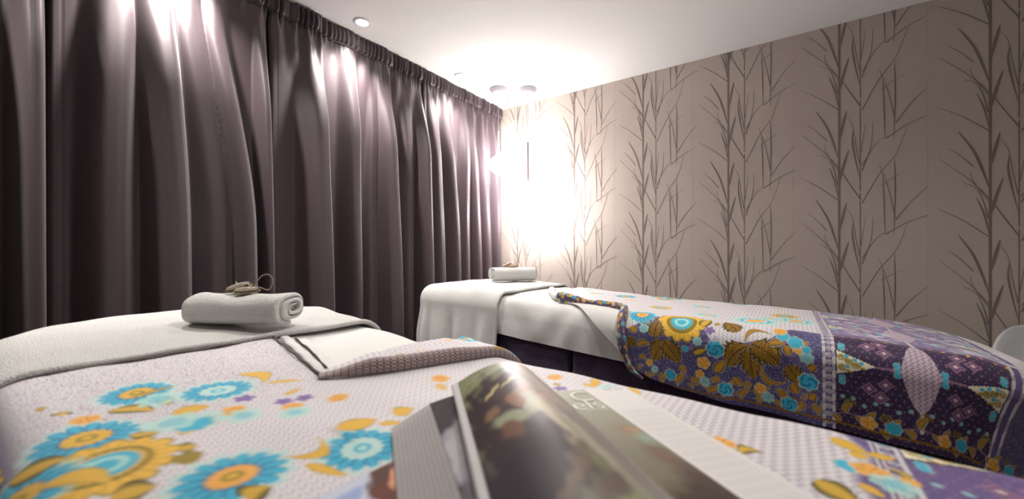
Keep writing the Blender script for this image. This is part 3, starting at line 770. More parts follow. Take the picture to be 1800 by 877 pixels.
    def line(s, pts, w, col):
        for (a, b) in zip(pts[:-1], pts[1:]):
            L = math.hypot(b[0] - a[0], b[1] - a[1]); i = s.near((a[0] + b[0]) / 2, (a[1] + b[1]) / 2, L / 2 + w)
            if not len(i): continue
            x, y = s.U[i] - a[0], s.V[i] - a[1]; t = np.clip((x * (b[0] - a[0]) + y * (b[1] - a[1])) / L ** 2, 0, 1)
            d = np.hypot(x - t * (b[0] - a[0]), y - t * (b[1] - a[1]))
            s.put(i, np.clip((w / 2 - d) / .002 + .5, 0, 1), col)
    def scroll(s, u, v, R, col, w=.0035, sgn=1, rot=0.0):
        th = np.linspace(0, 4.2 * math.pi / 2 * 1.4, 16); rr = R * (1 - th / th[-1] * .8)
        s.line([(u + sgn * a * math.cos(t + rot), v + a * math.sin(t + rot)) for a, t in zip(rr, th)], w, col)
    def motifs(s, M, kf=1.0, ks=1.0, du=0.0, dv=0.0):
        for m in M:
            if m[0] == 'F': s.flower(m[1] + du, m[2] + dv, m[3] * kf, m[4], m[1] * 7)
        for m in M:
            if m[0] == 'L': s.leaf(m[1] + du, m[2] + dv, m[3] + du, m[4] + dv, *m[5:])
        for m in M:
            if m[0] == 'S': s.small(m[1] + du, m[2] + dv, m[3] * ks, m[4], m[1] * 11)

def head_panel(D, vb, light, v_hi, v_lo, dark):
    """the cloth's end panel: scroll band, rows of cream triangles pointing at a lozenge column, mirrored about u = .305"""
    P = PAL
    def region(cond, col, g=(0, 0, 0), k=1.0):
        i = np.nonzero(cond)[0]; D.put(i, np.full(len(i), k), col); D.g[i] = g
    region((D.U > .118) & (D.U < .492), dark, (0, .25, 0))
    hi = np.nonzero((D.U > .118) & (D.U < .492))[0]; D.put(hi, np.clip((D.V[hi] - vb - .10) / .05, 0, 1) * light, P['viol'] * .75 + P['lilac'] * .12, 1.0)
    # dots
    cu = np.mod(D.U / .017 + .5 * (np.floor(D.V / .015) % 2), 1) - .5; cv = np.mod(D.V / .015, 1) - .5
    i = np.nonzero((D.U > .125) & (D.U < .49) & (np.hypot(cu * .017, cv * .015) < .0019))[0]; D.put(i, np.full(len(i), .75), P['pink'])
    # band
    for b0 in (.095, .487):
        region((D.U > b0) & (D.U < b0 + .029), P['navy'] * .6 + P['viol'] * .4, (0, .3, 0))
        for e in (.001, .005, .024, .028): region(np.abs(D.U - b0 - e) < .0016, P['lilac'] * .85)
    for v in np.arange(v_lo, v_hi, .022):
        D.scroll(.1095, v, .0085, P['lilac'] * .75, .0028, 1 if int(v * 100) % 2 else -1, v * 9)
    rows = np.arange(vb - .58, vb + 1.2, .29)
    for v in rows:
        if v < v_lo - .1 or v > v_hi + .1: continue
        # triangles
        for sgn in (1, -1):
            ub = .305 - sgn * .179; tip = .305 - sgn * .090
            f = (D.U - ub) / (tip - ub); hw = .036 * (1 - f)
            ins = (f > 0) & (f < 1); d = hw - np.abs(D.V - v)
            region(ins & (d > -.005), P['navy'] * .7); region(ins & (d > 0) & (f > .02), P['cream'])
            for q, (ff, dv) in enumerate(((.14, .014), (.16, -.015), (.34, .006), (.5, -.002))):
                uu = ub + (tip - ub) * ff
                D.scroll(uu, v + dv, .010, P['olive'], .0035, sgn, q)
                D.leaf(uu + sgn * .006, v + dv - .004, uu + sgn * .024, v + dv - .010, .0035, 'g', 0)
                D.small(uu + sgn * .012, v + dv + .006, .006, 't')
            # eight-sided blossoms
            for (a, b) in ((.060, .062), (.092, .045), (.085, .078), (.060, -.062), (.092, -.045), (.082, -.082)):
                u, w = .305 - sgn * (.172 - a * 1.1), v + b
                i = D.near(u, w, .03); x, y = np.abs(D.U[i] - u), np.abs(D.V[i] - w)
                q = (x / .020) ** .8 + (y / .020) ** .8
                D.put(i, np.clip((1 - q) * 6 + .5, 0, 1), P['pink'] * .85)
                D.put(i, np.clip((.78 - q) * 6 + .5, 0, 1), P['plum'] * 1.6)
                D.put(i, np.clip((.55 - q) * 6 + .5, 0, 1), P['pink'])
                D.put(i, np.clip((.26 - q) * 6 + .5, 0, 1), P['cream'])
            for (a, b) in ((.165, .056), (.165, .044), (.165, -.044), (.165, -.056), (.047, .0), (.047, .014), (.047, -.014)):
                D.small(.305 - sgn * a, v + b, .0085, 't')
            D.line([(.305 - sgn * .09, v), (.305 - sgn * .05, v)], .0035, P['pink'])
            for q in range(14):
                a = .02 + .012 * q
                D.leaf(.305 - sgn * a, v + .108 + .008 * math.sin(q * 1.7), .305 - sgn * (a + .009), v + .118 + .008 * math.sin(q * 2.1), .0035, 'o', 0) if q % 2 else D.small(.305 - sgn * a, v - .105 - .01 * math.sin(q), .006, 'a')
        # lozenge with lattice
        x = np.abs(D.U - .305); y = np.abs(D.V - v)
        hw = .040 * np.clip(1 - (y / .105), 0, 1) ** .55
        i = np.nonzero((x < hw) & (y < .105))[0]
        D.put(i, np.ones(len(i)), P['pink'] * .5 + P['lilac'] * .5); D.g[i] = (1, 0, 0)
        region((x < .004) & (y >= .10) & (y < .16), P['lilac'] * .8)

def cover_dye(U, V, motifs, is_back):
    P = PAL
    D = Dye(U, V, P['lilac'], (.75, .0, 0))
    if is_back:
        # dark speckled side field below, pale lattice field above, irregular join
        edge = 1.545 + .03 * np.sin(D.U * 17 + 1) + .02 * np.sin(D.U * 41) - .05 * np.exp(-((D.U + .14) / .08) ** 2)
        low = np.clip((edge - D.V) / .006, 0, 1)
        i = np.arange(D.U.size)
        D.put(i, low, P['navy']); D.g[:, 1] = np.maximum(D.g[:, 1], low)
        right = (D.U > .045) & (D.V < 1.60); j = np.nonzero(right)[0]; D.put(j, np.full(len(j), 1.0), P['navy'] * .9 + P['viol'] * .1); D.g[j] = (0, 1, 0)
        # cream vine outlines
        vine = [(-.50 + .02 * k, 1.335 + .014 * math.sin(k * 1.25)) for k in range(31)]
        D.line(vine, .0035, P['ochre'] * .8)
        for k in range(24):
            u = -.48 + k * .025; D.leaf(u, 1.335 + .012 * math.sin(k * 1.25), u + .016, 1.335 + (.03 if k % 2 else -.026), .006, 'k', .004)
        for k in range(60):
            u = rng.uniform(-.5, .08); v = rng.uniform(1.32, 1.5); D.scroll(u, v, rng.uniform(.006, .014), P['viol'] * .9 + P['lilac'] * .1, .0022, rng.choice([-1, 1]), rng.uniform(0, 6))
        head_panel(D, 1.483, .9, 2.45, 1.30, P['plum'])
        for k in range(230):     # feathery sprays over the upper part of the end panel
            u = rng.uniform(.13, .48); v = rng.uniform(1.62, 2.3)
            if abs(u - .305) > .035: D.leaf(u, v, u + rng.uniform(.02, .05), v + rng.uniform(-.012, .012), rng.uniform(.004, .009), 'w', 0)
        D.motifs(motifs, .95, .68)
        for k in range(26):      # small vine along the hem of the end panel
            u = .12 + k * .026; v = 1.325 + .012 * math.sin(k * 1.1)
            D.line([(u, v), (u + .026, 1.325 + .012 * math.sin((k + 1) * 1.1))], .003, P['pink'] * .8)
            D.leaf(u, v, u + .014, v + (.034 if k % 2 else -.024), .007, 'k', .004)
            if k % 6 == 3: D.small(u, v, .019, 'o')
            if k % 6 == 5: D.small(u, v + .006, .019, 't')
            if k % 3 == 1: D.scroll(u + .01, v + .03, .014, P['olive'], .003)
        i = np.nonzero(np.abs(D.V - 1.303) < .003)[0]; D.put(i, np.ones(len(i)), P['ochre'] * .6)
        # upper field repeats
        for k in range(16):
            u = rng.uniform(-1.0, .08); v = rng.uniform(1.72, 2.35)
            (D.flower(u, v, rng.uniform(.03, .05), ['by', 'po', 'yb'][k % 3], k)) if k % 2 else D.leaf(u, v, u + .06, v + .01, .012, 'y', .01)
    else:
        low = np.clip((D.U + .60) / -.25, 0, 1); D.g[:, 1] = np.clip(low * 1.2, 0, .8); D.g[:, 0] *= (1 - .6 * low) * (.5 + .5 * sstep(-.35, -.1, D.U))
        i = np.arange(D.U.size)
        wv = .07 - .03 * (D.V - .7) + .012 * np.sin(D.V * 40)
        j = np.clip((D.U - wv) / .012, 0, 1) * (D.V > .2); D.put(i, j, P['navy'] * .55 + P['viol'] * .45); D.g[:, 1] = np.maximum(D.g[:, 1], j * .6)
        near = np.clip((.06 - D.V) / .03, 0, 1); D.put(i, near, P['navy'] * .8); D.g[:, 1] = np.maximum(D.g[:, 1], near)
        head_panel(D, .735, 0, 1.1, -.3, P['navy'] * .5 + P['viol'] * .5)
        D.motifs(motifs, .82, .85)
        for k in range(22):
            u = rng.uniform(-1.0, .05); v = rng.uniform(-.2, -.0)
            (D.flower(u, v, .05, ['by', 'bp', 'yb'][k % 3], k)) if k % 3 else D.leaf(u, v, u + .06, v + .02, .014, 'g', .01)
        for k in range(5): D.flower(-.2 + k * .07, .08 + .07 * (k % 2), .045, ['by', 'bp', 'yb'][k % 3], k)
        D.g[:, :] *= 1.0
    return D

UNDER = {'dye': lin((.80, .79, .80)), 'ground': np.zeros(3)}
def cloth_object(name, P, U, V, D, parent=None, thick=.0035):
    sh = P.shape[:2]
    return link(name, sheet_mesh(name, P, thick, np.stack([U, V], -1), {'dye': D.c.reshape(*sh, 3), 'ground': D.g.reshape(*sh, 3)}, UNDER), MAT['batik'], parent)

# cover of the front bed
ru = np.arange(-1.03, .80, .003); nv = 360
vT = c1_top(ru)
vlo = -.16
S = np.linspace(0, 1, nv)
U = np.repeat(ru[:, None], nv, 1); V = vlo + (vT[:, None] - vlo) * S[None]
Pc = drape(U, V, BED_FRONT, .0095, .004, 2.0, .2)
Pc[..., 2] += .0012 * np.sin(U * 31 + V * 17) + .0010 * np.sin(V * 47 - U * 13) + .003 * np.exp(-((U + .55 + .35 * (V - .5)) / .03) ** 2) * (V > .3)
Dc = cover_dye(U, V, MOTIFS_FRONT, False)
cover1 = empty('batik_cover', (-.2, .4, float(zt(-.2))))
c = cloth_object('cloth', Pc, U, V, Dc, cover1); c.location = (.2, -.4, -float(zt(-.2)))
off1 = c.location.copy()
tag(cover1, 'pale lilac batik cloth with blue and yellow flowers, spread under the open magazine', 'bedspread', 'batik bedspreads')

# its turned-back corner: a soft roll with the border side out, and the flap lying behind it
ROLL = np.array([(-.700, .392), (-.672, .435), (-.626, .512), (-.588, .63), (-.545, .735), (-.525, .79), (-.51, .825)])
def roll_flap():
    nt_, ns = 200, 60
    t = np.linspace(0, 1, nt_)
    cum = np.concatenate([[0], np.cumsum(np.linalg.norm(np.diff(ROLL, axis=0), axis=1))]); L = cum[-1]
    cx = np.interp(t * L, cum, ROLL[:, 0]); cy = np.interp(t * L, cum, ROLL[:, 1])
    k = np.ones(15) / 15
    cx[7:-7] = np.convolve(cx, k, 'valid'); cy[7:-7] = np.convolve(cy, k, 'valid')
    T = np.stack([np.gradient(cx), np.gradient(cy)], -1); T /= np.linalg.norm(T, axis=1, keepdims=True)
    Nn = np.stack([-T[:, 1], T[:, 0]], -1)                 # towards the bed head
    H = .008 + .022 * sstep(0, .22, t) - .006 * sstep(.55, .75, t) + .004 * sstep(.8, 1, t)
    W = np.interp(t, [0, .1, .2, .35, .6, .78, .88, .94, 1], [.012, .045, .085, .11, .135, .16, .13, .05, .035])
    s = np.linspace(0, 1, ns)
    a = np.clip(s / .38, 0, 1) * math.pi * .95 - math.pi * .35      # front bulge, up and over
    q = np.where(s < .38, -.010 * np.cos(a) + .0, 0); 
    qf = -.012 * np.cos(a); hf = .5 + .5 * np.sin(a)
    h0 = .5 + .5 * math.sin(-math.pi * .35)
    hf = (hf - h0) / (1 - h0)
    sb = np.clip((s - .38) / .62, 0, 1)
    Q = qf[None] * np.ones((nt_, 1)) + np.where(s > .38, 1, 0)[None] * (sb[None] * W[:, None])
    qe, he = qf[s <= .38][-1], hf[s <= .38][-1]
    Q = np.where(s[None] <= .38, qf[None], qe + sb[None] * (W[:, None] - qe))
    Hh = np.where(s[None] <= .38, np.clip(hf, 0, 1)[None], he * (1 - .45 * sstep(0, .4, sb) + .25 * np.sin(sb * 7) * sb - .42 * sstep(.75, 1, sb))[None])
    Z = Hh * H[:, None]
    Z = Z + .0065 * sb[None] + .004 * np.sin(t * 17 + 1)[:, None] * sb[None] * (1 - sb[None]) * 2
    Z = Z + (.034 * np.exp(-((t - .80) / .06) ** 2))[:, None] * sb[None] ** 1.5
    X = cx[:, None] + Nn[:, :1] * Q; Y = cy[:, None] + Nn[:, 1:] * Q
    P = drape(X, Y, BED_FRONT, .0105); P[..., 2] += Z
    arcl = s * .22
    Uq = np.repeat((t * L)[:, None], ns, 1) + 3.0; Vq = np.repeat(arcl[None], nt_, 0)
    D = Dye(Uq, Vq, PAL['lilac'], (.0, .0, 0))
    fr = np.clip((.40 - Vq.ravel() / .22) / .05, 0, 1)
    D.put(np.arange(D.U.size), fr, lin((.70, .63, .62)))
    D.g[:, 2] = fr; D.g[:, 0] = (1 - fr) * .8
    i = np.nonzero(D.U > 3.0 + L * .93)[0]; D.put(i, np.full(len(i), .8), PAL['navy'] * .8 + PAL['viol'] * .2); D.g[i] = (0, 1, 0)
    D.small(3.145, .088, .012, 'g'); D.small(3.20, .115, .016, 'o'); D.leaf(3.36, .055, 3.41, .065, .010, 'k', .006); D.leaf(3.365, .08, 3.405, .078, .009, 'y', .004)
    D.small(3.425, .07, .022, 't'); D.small(3.41, .10, .022, 'T'); D.flower(3.385, .185, .05, 'bp'); D.leaf(3.33, .195, 3.37, .19, .01, 'y', 0); D.small(3.31, .20, .014, 'o'); D.small(3.10, .10, .012, 'v')
    o = cloth_object('turned_back_roll', P, Uq, Vq, D, cover1, .003)
    o.location = off1
roll_flap()
# folded hem along the near side of the turned-back corner
def ribbon_on_bed(name, pts, w, h, B, mat, parent, loc, off=.012, n=60):
    pts = np.asarray(pts, float); cum = np.concatenate([[0], np.cumsum(np.linalg.norm(np.diff(pts, axis=0), axis=1))])
    t = np.linspace(0, cum[-1], n); cx = np.interp(t, cum, pts[:, 0]); cy = np.interp(t, cum, pts[:, 1])
    T = np.stack([np.gradient(cx), np.gradient(cy)], -1); T /= np.linalg.norm(T, axis=1, keepdims=True); Nn = np.stack([-T[:, 1], T[:, 0]], -1)
    s = np.linspace(-1, 1, 9)
    X = cx[:, None] + Nn[:, :1] * s * w; Y = cy[:, None] + Nn[:, 1:] * s * w
    P = drape(X, Y, B, off); P[..., 2] += (h * (1 - s ** 4))[None] + .001 * np.sin(t * 80)[:, None]
    o = link(name, sheet_mesh(name, P[:, ::-1] if False else P, .003), mat, parent); o.location = loc
    return o
ribbon_on_bed('hem', [(-1.03, .462), (-.87, .430), (-.70, .397)], .003, .0035, BED_FRONT, MAT['hem_brown'], cover1, off1)
ribbon_on_bed('hem', [(-1.025, .486), (-.87, .452), (-.70, .408)], .011, .004, BED_FRONT, MAT['sheet'], cover1, off1, .008)
ribbon_on_bed('hem', [(-.985, .492), (-.86, .464), (-.70, .416)], .0018, .005, BED_FRONT, MAT['hem_brown'], cover1, off1, .010)
ribbon_on_bed('hem', [(-1.03, .10), (-1.03, .30), (-1.03, .462)], .0028, .003, BED_FRONT, MAT['hem_brown'], cover1, off1, .010)
# flap's free edge
ribbon_on_bed('lining', [(-.99, .50), (-.86, .475), (-.72, .43)], .020, .0015, BED_FRONT, MAT['sheet'], cover1, off1, .0065)

# cover of the back bed
rv = np.linspace(0, 1, 380); ru = np.linspace(0, 1, 620)
VB, VT = 0, BED_BACK[3] - RE + .13 + .12
def back_grid():
    s, r = np.meshgrid(ru, rv, indexing='ij')
    # left boundary depends on v, bottom hem on u: two relaxation passes
    U = -.5 + 1.3 * s; V = 1.3 + 1.2 * r
    for _ in range(12):
        V = c2_hem(U) + (VT - c2_hem(U)) * r
        U = c2_left(V) + (.80 - c2_left(V)) * s
    return U, V
U, V = back_grid()
Pc = drape(U, V, BED_BACK, .011, .0035, 3.1, .22)
Pc[..., 2] += .0012 * np.sin(U * 29 + V * 13)
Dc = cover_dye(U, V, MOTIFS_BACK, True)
cover2 = empty('batik_cover', (.0, 1.9, float(zt(0))))
off2 = Vector((0, -1.9, -float(zt(0))))
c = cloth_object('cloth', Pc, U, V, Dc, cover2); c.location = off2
tag(cover2, 'batik cloth with dark navy and plum side hanging over the bed by the papered wall', 'bedspread', 'batik bedspreads')

def batik_tube(name, uv, rad, lift, seed, sq=1.0):
    """rolled edge of the cloth following cloth coordinates uv"""
    uv = np.asarray(uv, float)
    n = 120; t = np.linspace(0, 1, n); cum = np.concatenate([[0], np.cumsum(np.linalg.norm(np.diff(uv, axis=0), axis=1))]); L = cum[-1]
    cu = np.interp(t * L, cum, uv[:, 0]); cv = np.interp(t * L, cum, uv[:, 1])
    k = np.ones(11) / 11; cu[5:-5] = np.convolve(cu, k, 'valid'); cv[5:-5] = np.convolve(cv, k, 'valid')
    rr = np.interp(t, np.linspace(0, 1, len(rad)), rad)
    c = drape(cu, cv, BED_BACK, .011)
    e = 1e-3
    Nn = np.cross(drape(cu + e, cv, BED_BACK, .011) - c, drape(cu, cv + e, BED_BACK, .011) - c); Nn /= np.linalg.norm(Nn, axis=1, keepdims=True)
    T = np.gradient(c, axis=0); T /= np.linalg.norm(T, axis=1, keepdims=True)
    Bn = np.cross(T, Nn)
    m = 26; a = np.arange(m) * 2 * math.pi / m
    wob = 1 + .10 * np.sin(t * 23 + seed)[:, None] + .06 * np.sin(3 * a + seed)[None]
    c = c + Nn * (rr * lift)[:, None]
    P = c[:, None] + (rr[:, None] * wob)[..., None] * (np.cos(a)[None, :, None] * Bn[:, None] * sq + np.sin(a)[None, :, None] * Nn[:, None])
    P = np.concatenate([np.repeat(c[:1, None], m, 1), P, np.repeat(c[-1:, None], m, 1)])
    tt = np.concatenate([[0], t, [1]])
    Uq = np.repeat((tt * L)[:, None], m, 1) + 5 + seed; Vq = np.repeat((a * .016)[None], n + 2, 0)
    D = Dye(Uq, Vq, PAL['navy'], (0, 1, 0))
    for q in range(int(L / .012) + 1):
        u = 5 + seed + q * .012
        for w in (.012, .045, .078):
            vv = w + .008 * math.sin(q * 2.1 + w * 90)
            if (q + int(w * 100)) % 4: D.leaf(u, vv, u + .017, vv + .010 * math.cos(q * 1.3), .006, 'yky'[q % 3], .002)
            else: D.small(u, vv, .010, 'aTo'[(q // 4) % 3])
    me = grid_mesh(name, P, closed_v=True, attrs={'dye': D.c, 'ground': D.g}, uv=np.stack([Uq, Vq], -1))
    o = link(name, me, MAT['batik'], cover2); o.location = off2
batik_tube('rolled_edge', [(-.865, 1.635), (-.80, 1.632), (-.70, 1.632), (-.60, 1.628), (-.54, 1.605)], [.022, .021, .012, .014, .016, .014], .75, .0)
batik_tube('rolled_edge', [(-.565, 1.635), (-.535, 1.585), (-.528, 1.54), (-.522, 1.47), (-.512, 1.40), (-.488, 1.34), (-.44, 1.31)], [.012, .016, .017, .018, .016, .010, .005], .55, 1.0)
# white lining of the turned corner
def lining_tube():
    uv = np.array([(-1.03, 1.865), (-.99, 1.80), (-.93, 1.71), (-.875, 1.65)])
    n = 60; t = np.linspace(0, 1, n)
    cu = np.interp(t, np.linspace(0, 1, 4), uv[:, 0]); cv = np.interp(t, np.linspace(0, 1, 4), uv[:, 1])
    c = drape(cu, cv, BED_BACK, .011); c[:, 2] += .010
    me = tube_mesh('lining', c, np.interp(t, [0, .2, .4, .8, 1], [.016, .022, .016, .020, .017]), 18)
    o = link('lining', me, MAT['sheet'], cover2); o.location = off2
    s, r = np.meshgrid(np.linspace(0, 1, 60), np.linspace(0, 1, 60), indexing='ij')
    # triangle of lining lying against the sheet, from the crease to the rolled edge
    v = 1.66 - (1.66 - 1.40) * r
    ul = -.86 + (-.53 + .86) * r ** .9; U_ = ul + (-.535 - ul) * s; 
    P = drape(U_, v, BED_BACK, .0065); 
    P[..., 2] += .004 * np.sin(math.pi * s) 
    o = link('lining', sheet_mesh('lining', P, .003), MAT['sheet'], cover2); o.location = off2
lining_tube()
# pale top side of the cloth between the fold and the wall is part of the cloth itself

# ---------------------------------------------------------------- rolled towels with their ornaments
def towel_roll(loc, rz, L, label, seed, wa=.078, hb=.046):
    """a towel rolled up: a flattened spiral of thick cloth, drawn out along its length"""
    r_ = np.random.default_rng(seed)
    root = empty('rolled_towel', loc, rz)
    turns = 2.6; n = 150; th = np.linspace(0, turns * 2 * math.pi, n)
    g = .24 + .76 * (th / th[-1]) ** .9
    thick = .30 * .46
    ang = th - turns * 2 * math.pi - math.pi * .5     # the free end tucks in underneath
    def curve(gg):
        c, s = np.cos(ang), np.sin(ang)
        ex = .74
        return np.stack([wa * gg * np.sign(c) * np.abs(c) ** ex, hb * gg * np.sign(s) * np.abs(s) ** ex], -1)
    outer = curve(g); inner = curve(np.maximum(g - thick * 1.55, .05))
    loop = np.concatenate([outer, inner[::-1]])
    m = 36; xs = np.linspace(-L / 2, L / 2, m)
    k = len(loop)
    P = np.zeros((m, k, 3))
    for j, x in enumerate(xs):
        f = abs(x) / (L / 2)
        sc = 1 - .035 * f ** 2 + .018 * math.sin(x * 31 + seed)
        wig = .0035 * np.sin(np.linspace(0, 9, k) + seed) * (f ** 8)
        P[j, :, 0] = x + np.sign(x) * wig * 2
        P[j, :, 1] = loop[:, 0] * sc
        z = loop[:, 1] * (1 - .02 * f) + hb
        z += .0025 * np.sin(x * 44 + loop[:, 0] * 60 + seed) * np.clip(loop[:, 1] / hb, 0, 1)
        sag = .0035 * math.exp(-(x / .05) ** 2) * np.clip(loop[:, 1] / hb, 0, 1)
        P[j, :, 2] = np.maximum(z - sag, .0)
    V = P.reshape(-1, 3); F = [tuple(f) for f in grid_faces(m, k, closed_v=True)[:, ::-1]]
    for j in (0, m - 1):                                  # end faces of the cloth
        b = j * k
        for i in range(n - 1):
            q = (b + i, b + i + 1, b + k - 2 - i, b + k - 1 - i)
            F.append(q if j else q[::-1])
    link('towel_spiral', raw_mesh('towel_spiral', V, F), MAT['towel'], root)
    # core turn that fills the middle
    a = np.linspace(0, 2 * math.pi, 24, endpoint=False)
    Q = np.zeros((14, 24, 3)); xs2 = np.linspace(-L / 2 + .006, L / 2 - .006, 14)
    for j, x in enumerate(xs2):
        Q[j] = np.stack([np.full(24, x), wa * .2 * np.cos(a), hb + hb * .2 * np.sin(a)], -1)
    Q = np.concatenate([np.repeat(Q[:1].mean(1, keepdims=True), 24, 1), Q, np.repeat(Q[-1:].mean(1, keepdims=True), 24, 1)])
    link('towel_core', grid_mesh('towel_core', Q, closed_v=True), MAT['towel'], root)
    tag(root, label, 'towel', 'rolled hand towels')
    return root

def leaf_pad(name, L, W, H, seed, mat, parent, loc, rot, bumps=True):
    n, m = 36, 20
    t = np.linspace(0, 1, n); s = np.linspace(-1, 1, m)
    T, S = np.meshgrid(t, s, indexing='ij')
    hw = W / 2 * np.sin(math.pi * T ** .8) ** .7
    X = (T - .5) * L; Y = hw * S
    Z = H * np.sin(math.pi * T) ** .6 * (1 - S ** 2) ** .7
    if bumps: Z += .0016 * np.sin(T * 46 + seed) * np.sin(S * 14 + seed) * (1 - S ** 2)
    Z += .004 * (2 * T - 1) ** 2
    me = sheet_mesh(name, np.stack([X, Y, Z], -1), .0015)
    o = link(name, me, mat, parent); o.location = loc; o.rotation_euler = rot
    if bumps:
        V_, F_ = [], []
        tt = [(t_, s_) for t_ in np.linspace(.12, .88, 13) for s_ in np.linspace(-.75, .75, 5)]
        for k_, (t_, s_) in enumerate(tt):
            hw_ = W / 2 * math.sin(math.pi * t_ ** .8) ** .7
            c_ = np.array([(t_ - .5) * L + .0008 * math.sin(k_ * 5), hw_ * s_, H * math.sin(math.pi * t_) ** .6 * (1 - s_ ** 2) ** .7 + .004 * (2 * t_ - 1) ** 2])
            rr = .0017 * (1 + .3 * math.sin(k_ * 3.7)); b_ = len(V_)
            for d_ in ((1, 0, 0), (0, 1, 0), (-1, 0, 0), (0, -1, 0), (0, 0, 1), (0, 0, -1)): V_.append(c_ + rr * np.array(d_))
            for q_ in range(4): F_ += [(b_ + q_, b_ + (q_ + 1) % 4, b_ + 4), (b_ + (q_ + 1) % 4, b_ + q_, b_ + 5)]
        link('beads', raw_mesh('beads', np.array(V_), np.array(F_)), MAT['bead'], o)
    # flat sole under it
    Zs = .004 * (2 * T - 1) ** 2 - .001
    e = link('rim', sheet_mesh('rim', np.stack([X * 1.05, Y * 1.12, Zs], -1), .003), MAT['pewter_edge'], o)
    return o

def ornament(loc, rz, label, k=1.0, mat=None, tall=True):
    mat = mat or MAT['pewter']
    root = empty('leaf_ornament', loc, rz)
    leaf_pad('leaf_pad', .062 * k, .030 * k, .013 * k, 1.0, mat, root, (-.026 * k, .012 * k, .010 * k), (.15, -.30, .55))
    leaf_pad('leaf_pad', .064 * k, .034 * k, .011 * k, 2.0, mat, root, (.012 * k, -.012 * k, .004 * k), (.1, -.03, .12))
    if tall:
        pts = [(.018, .008, .012), (.020, .012, .026), (.032, .016, .043), (.048, .018, .047), (.060, .018, .036), (.060, .016, .018), (.052, .012, .006), (.035, .008, .012), (.018, .006, .016)]
    else:
        pts = [(-.05, .01, .004), (-.045, .012, .012), (-.02, .014, .016), (.0, .012, .012), (.02, .01, .018), (.04, .012, .014), (.045, .01, .004)]
    link('cord_loop', tube_mesh('cord_loop', np.array(pts) * k, .0014 * k, 8, res=70), MAT['cordloop'], root)
    pts = [(-.048, .030, .026), (-.040, .026, .021), (-.022, .022, .024), (-.004, .014, .021), (.012, .006, .015)]
    link('cord_end', tube_mesh('cord_end', np.array(pts) * k, .0018 * k, 8, res=40), MAT['cordloop'], root)
    tag(root, label, 'ornament', 'leaf ornaments on the towel rolls')

def on_bed(x, y, B, off): return float(drape(np.array([x]), np.array([y]), B, off)[0, 2])
t1 = (-1.18, .463); z1 = on_bed(*t1, BED_FRONT, .0185)
towel_roll((t1[0], t1[1], z1), math.radians(31), .255, 'thick rolled white towel on the head of the bed with the magazine', 1, .075, .043)
ornament((t1[0] + .004, t1[1] - .004, z1 + .082), math.radians(34), 'pair of pewter beaded leaf shapes with a tall standing cord loop', 1.0)
t2 = (-1.425, 2.07); z2 = on_bed(*t2, BED_BACK, .0185)
towel_roll((t2[0], t2[1], z2), math.radians(54), .275, 'rolled white towel on the head of the bed by the papered wall', 5, .075, .046)
ornament((t2[0] - .01, t2[1], z2 + .088), math.radians(33), 'small copper-toned leaf shapes with a low curled cord', 1.0, MAT['copper'], False)

# ---------------------------------------------------------------- magazines
MO = np.array([-.348, .546]); MQ = np.array([-.593, -.805]); MP = np.array([.805, -.593]); MW, ML = .19, .37
def mag_points(p, q, h):
    x = MO[0] + p * MP[0] + q * MQ[0]; y = MO[1] + p * MP[1] + q * MQ[1]
    return np.stack([x, y, zt(x) + .0130 + h], -1)
mag = empty('open_magazine', (-.25, .42, float(zt(-.25)) + .012))
moff = Vector((.25, -.42, -float(zt(-.25)) - .012))
def mpart(name, me, mat):
    o = link(name, me, mat, mag); o.location = moff; return o
def smooth_curve(pts, n):
    pts = np.asarray(pts, float); t = np.linspace(0, len(pts) - 1, 200); i = np.clip(t.astype(int), 0, len(pts) - 2); f = (t - i)[:, None]
    p0 = pts[np.clip(i - 1, 0, None)]; p1 = pts[i]; p2 = pts[i + 1]; p3 = pts[np.clip(i + 2, None, len(pts) - 1)]
    c = .5 * (2 * p1 + (p2 - p0) * f + (2 * p0 - 5 * p1 + 4 * p2 - p3) * f ** 2 + (3 * p1 - p0 - 3 * p2 + p3) * f ** 3)
    d = np.concatenate([[0], np.cumsum(np.linalg.norm(np.diff(c, axis=0), axis=1))])
    u = np.linspace(0, d[-1], n)
    return np.stack([np.interp(u, d, c[:, 0]), np.interp(u, d, c[:, 1])], -1)
def page_grid(sec, n, m, p0=0.0, p1=ML, skew=0.0, squash=None, turn=0.0):
    """sec: cross-section points (q, h) from spine to free edge; the sheet runs along the spine from p0 to p1"""
    c = smooth_curve(sec, n); s = np.linspace(0, 1, n)
    p = np.linspace(p0, p1, m)
    Sg, Pp = np.meshgrid(s, p, indexing='ij')
    q = np.repeat(c[:, :1], m, 1); h = np.repeat(c[:, 1:], m, 1)
    if squash is not None: h = h * squash(Pp)
    q = q + turn * Pp * Sg
    return mag_points(Pp + skew * Sg, q, h), Sg, (Pp - p0) / (p1 - p0)
def blob(col, S, T, s0, t0, rs, rt, ang, c, soft=.25):
    x, y = S - s0, T - t0
    x = x + .10 * rs * np.sin(T * 41 + s0 * 30) + .08 * rs * np.sin(S * 70 + T * 33); y = y + .10 * rt * np.sin(S * 37 + t0 * 50) + .08 * rt * np.sin(T * 83 - S * 29)
    ca, sa = math.cos(ang), math.sin(ang)
    r = np.hypot((x * ca + y * sa) / rs, (-x * sa + y * ca) / rt)
    m = np.clip((1 - r) / soft + .5, 0, 1)[..., None]
    return col * (1 - m) + lin(c) * m

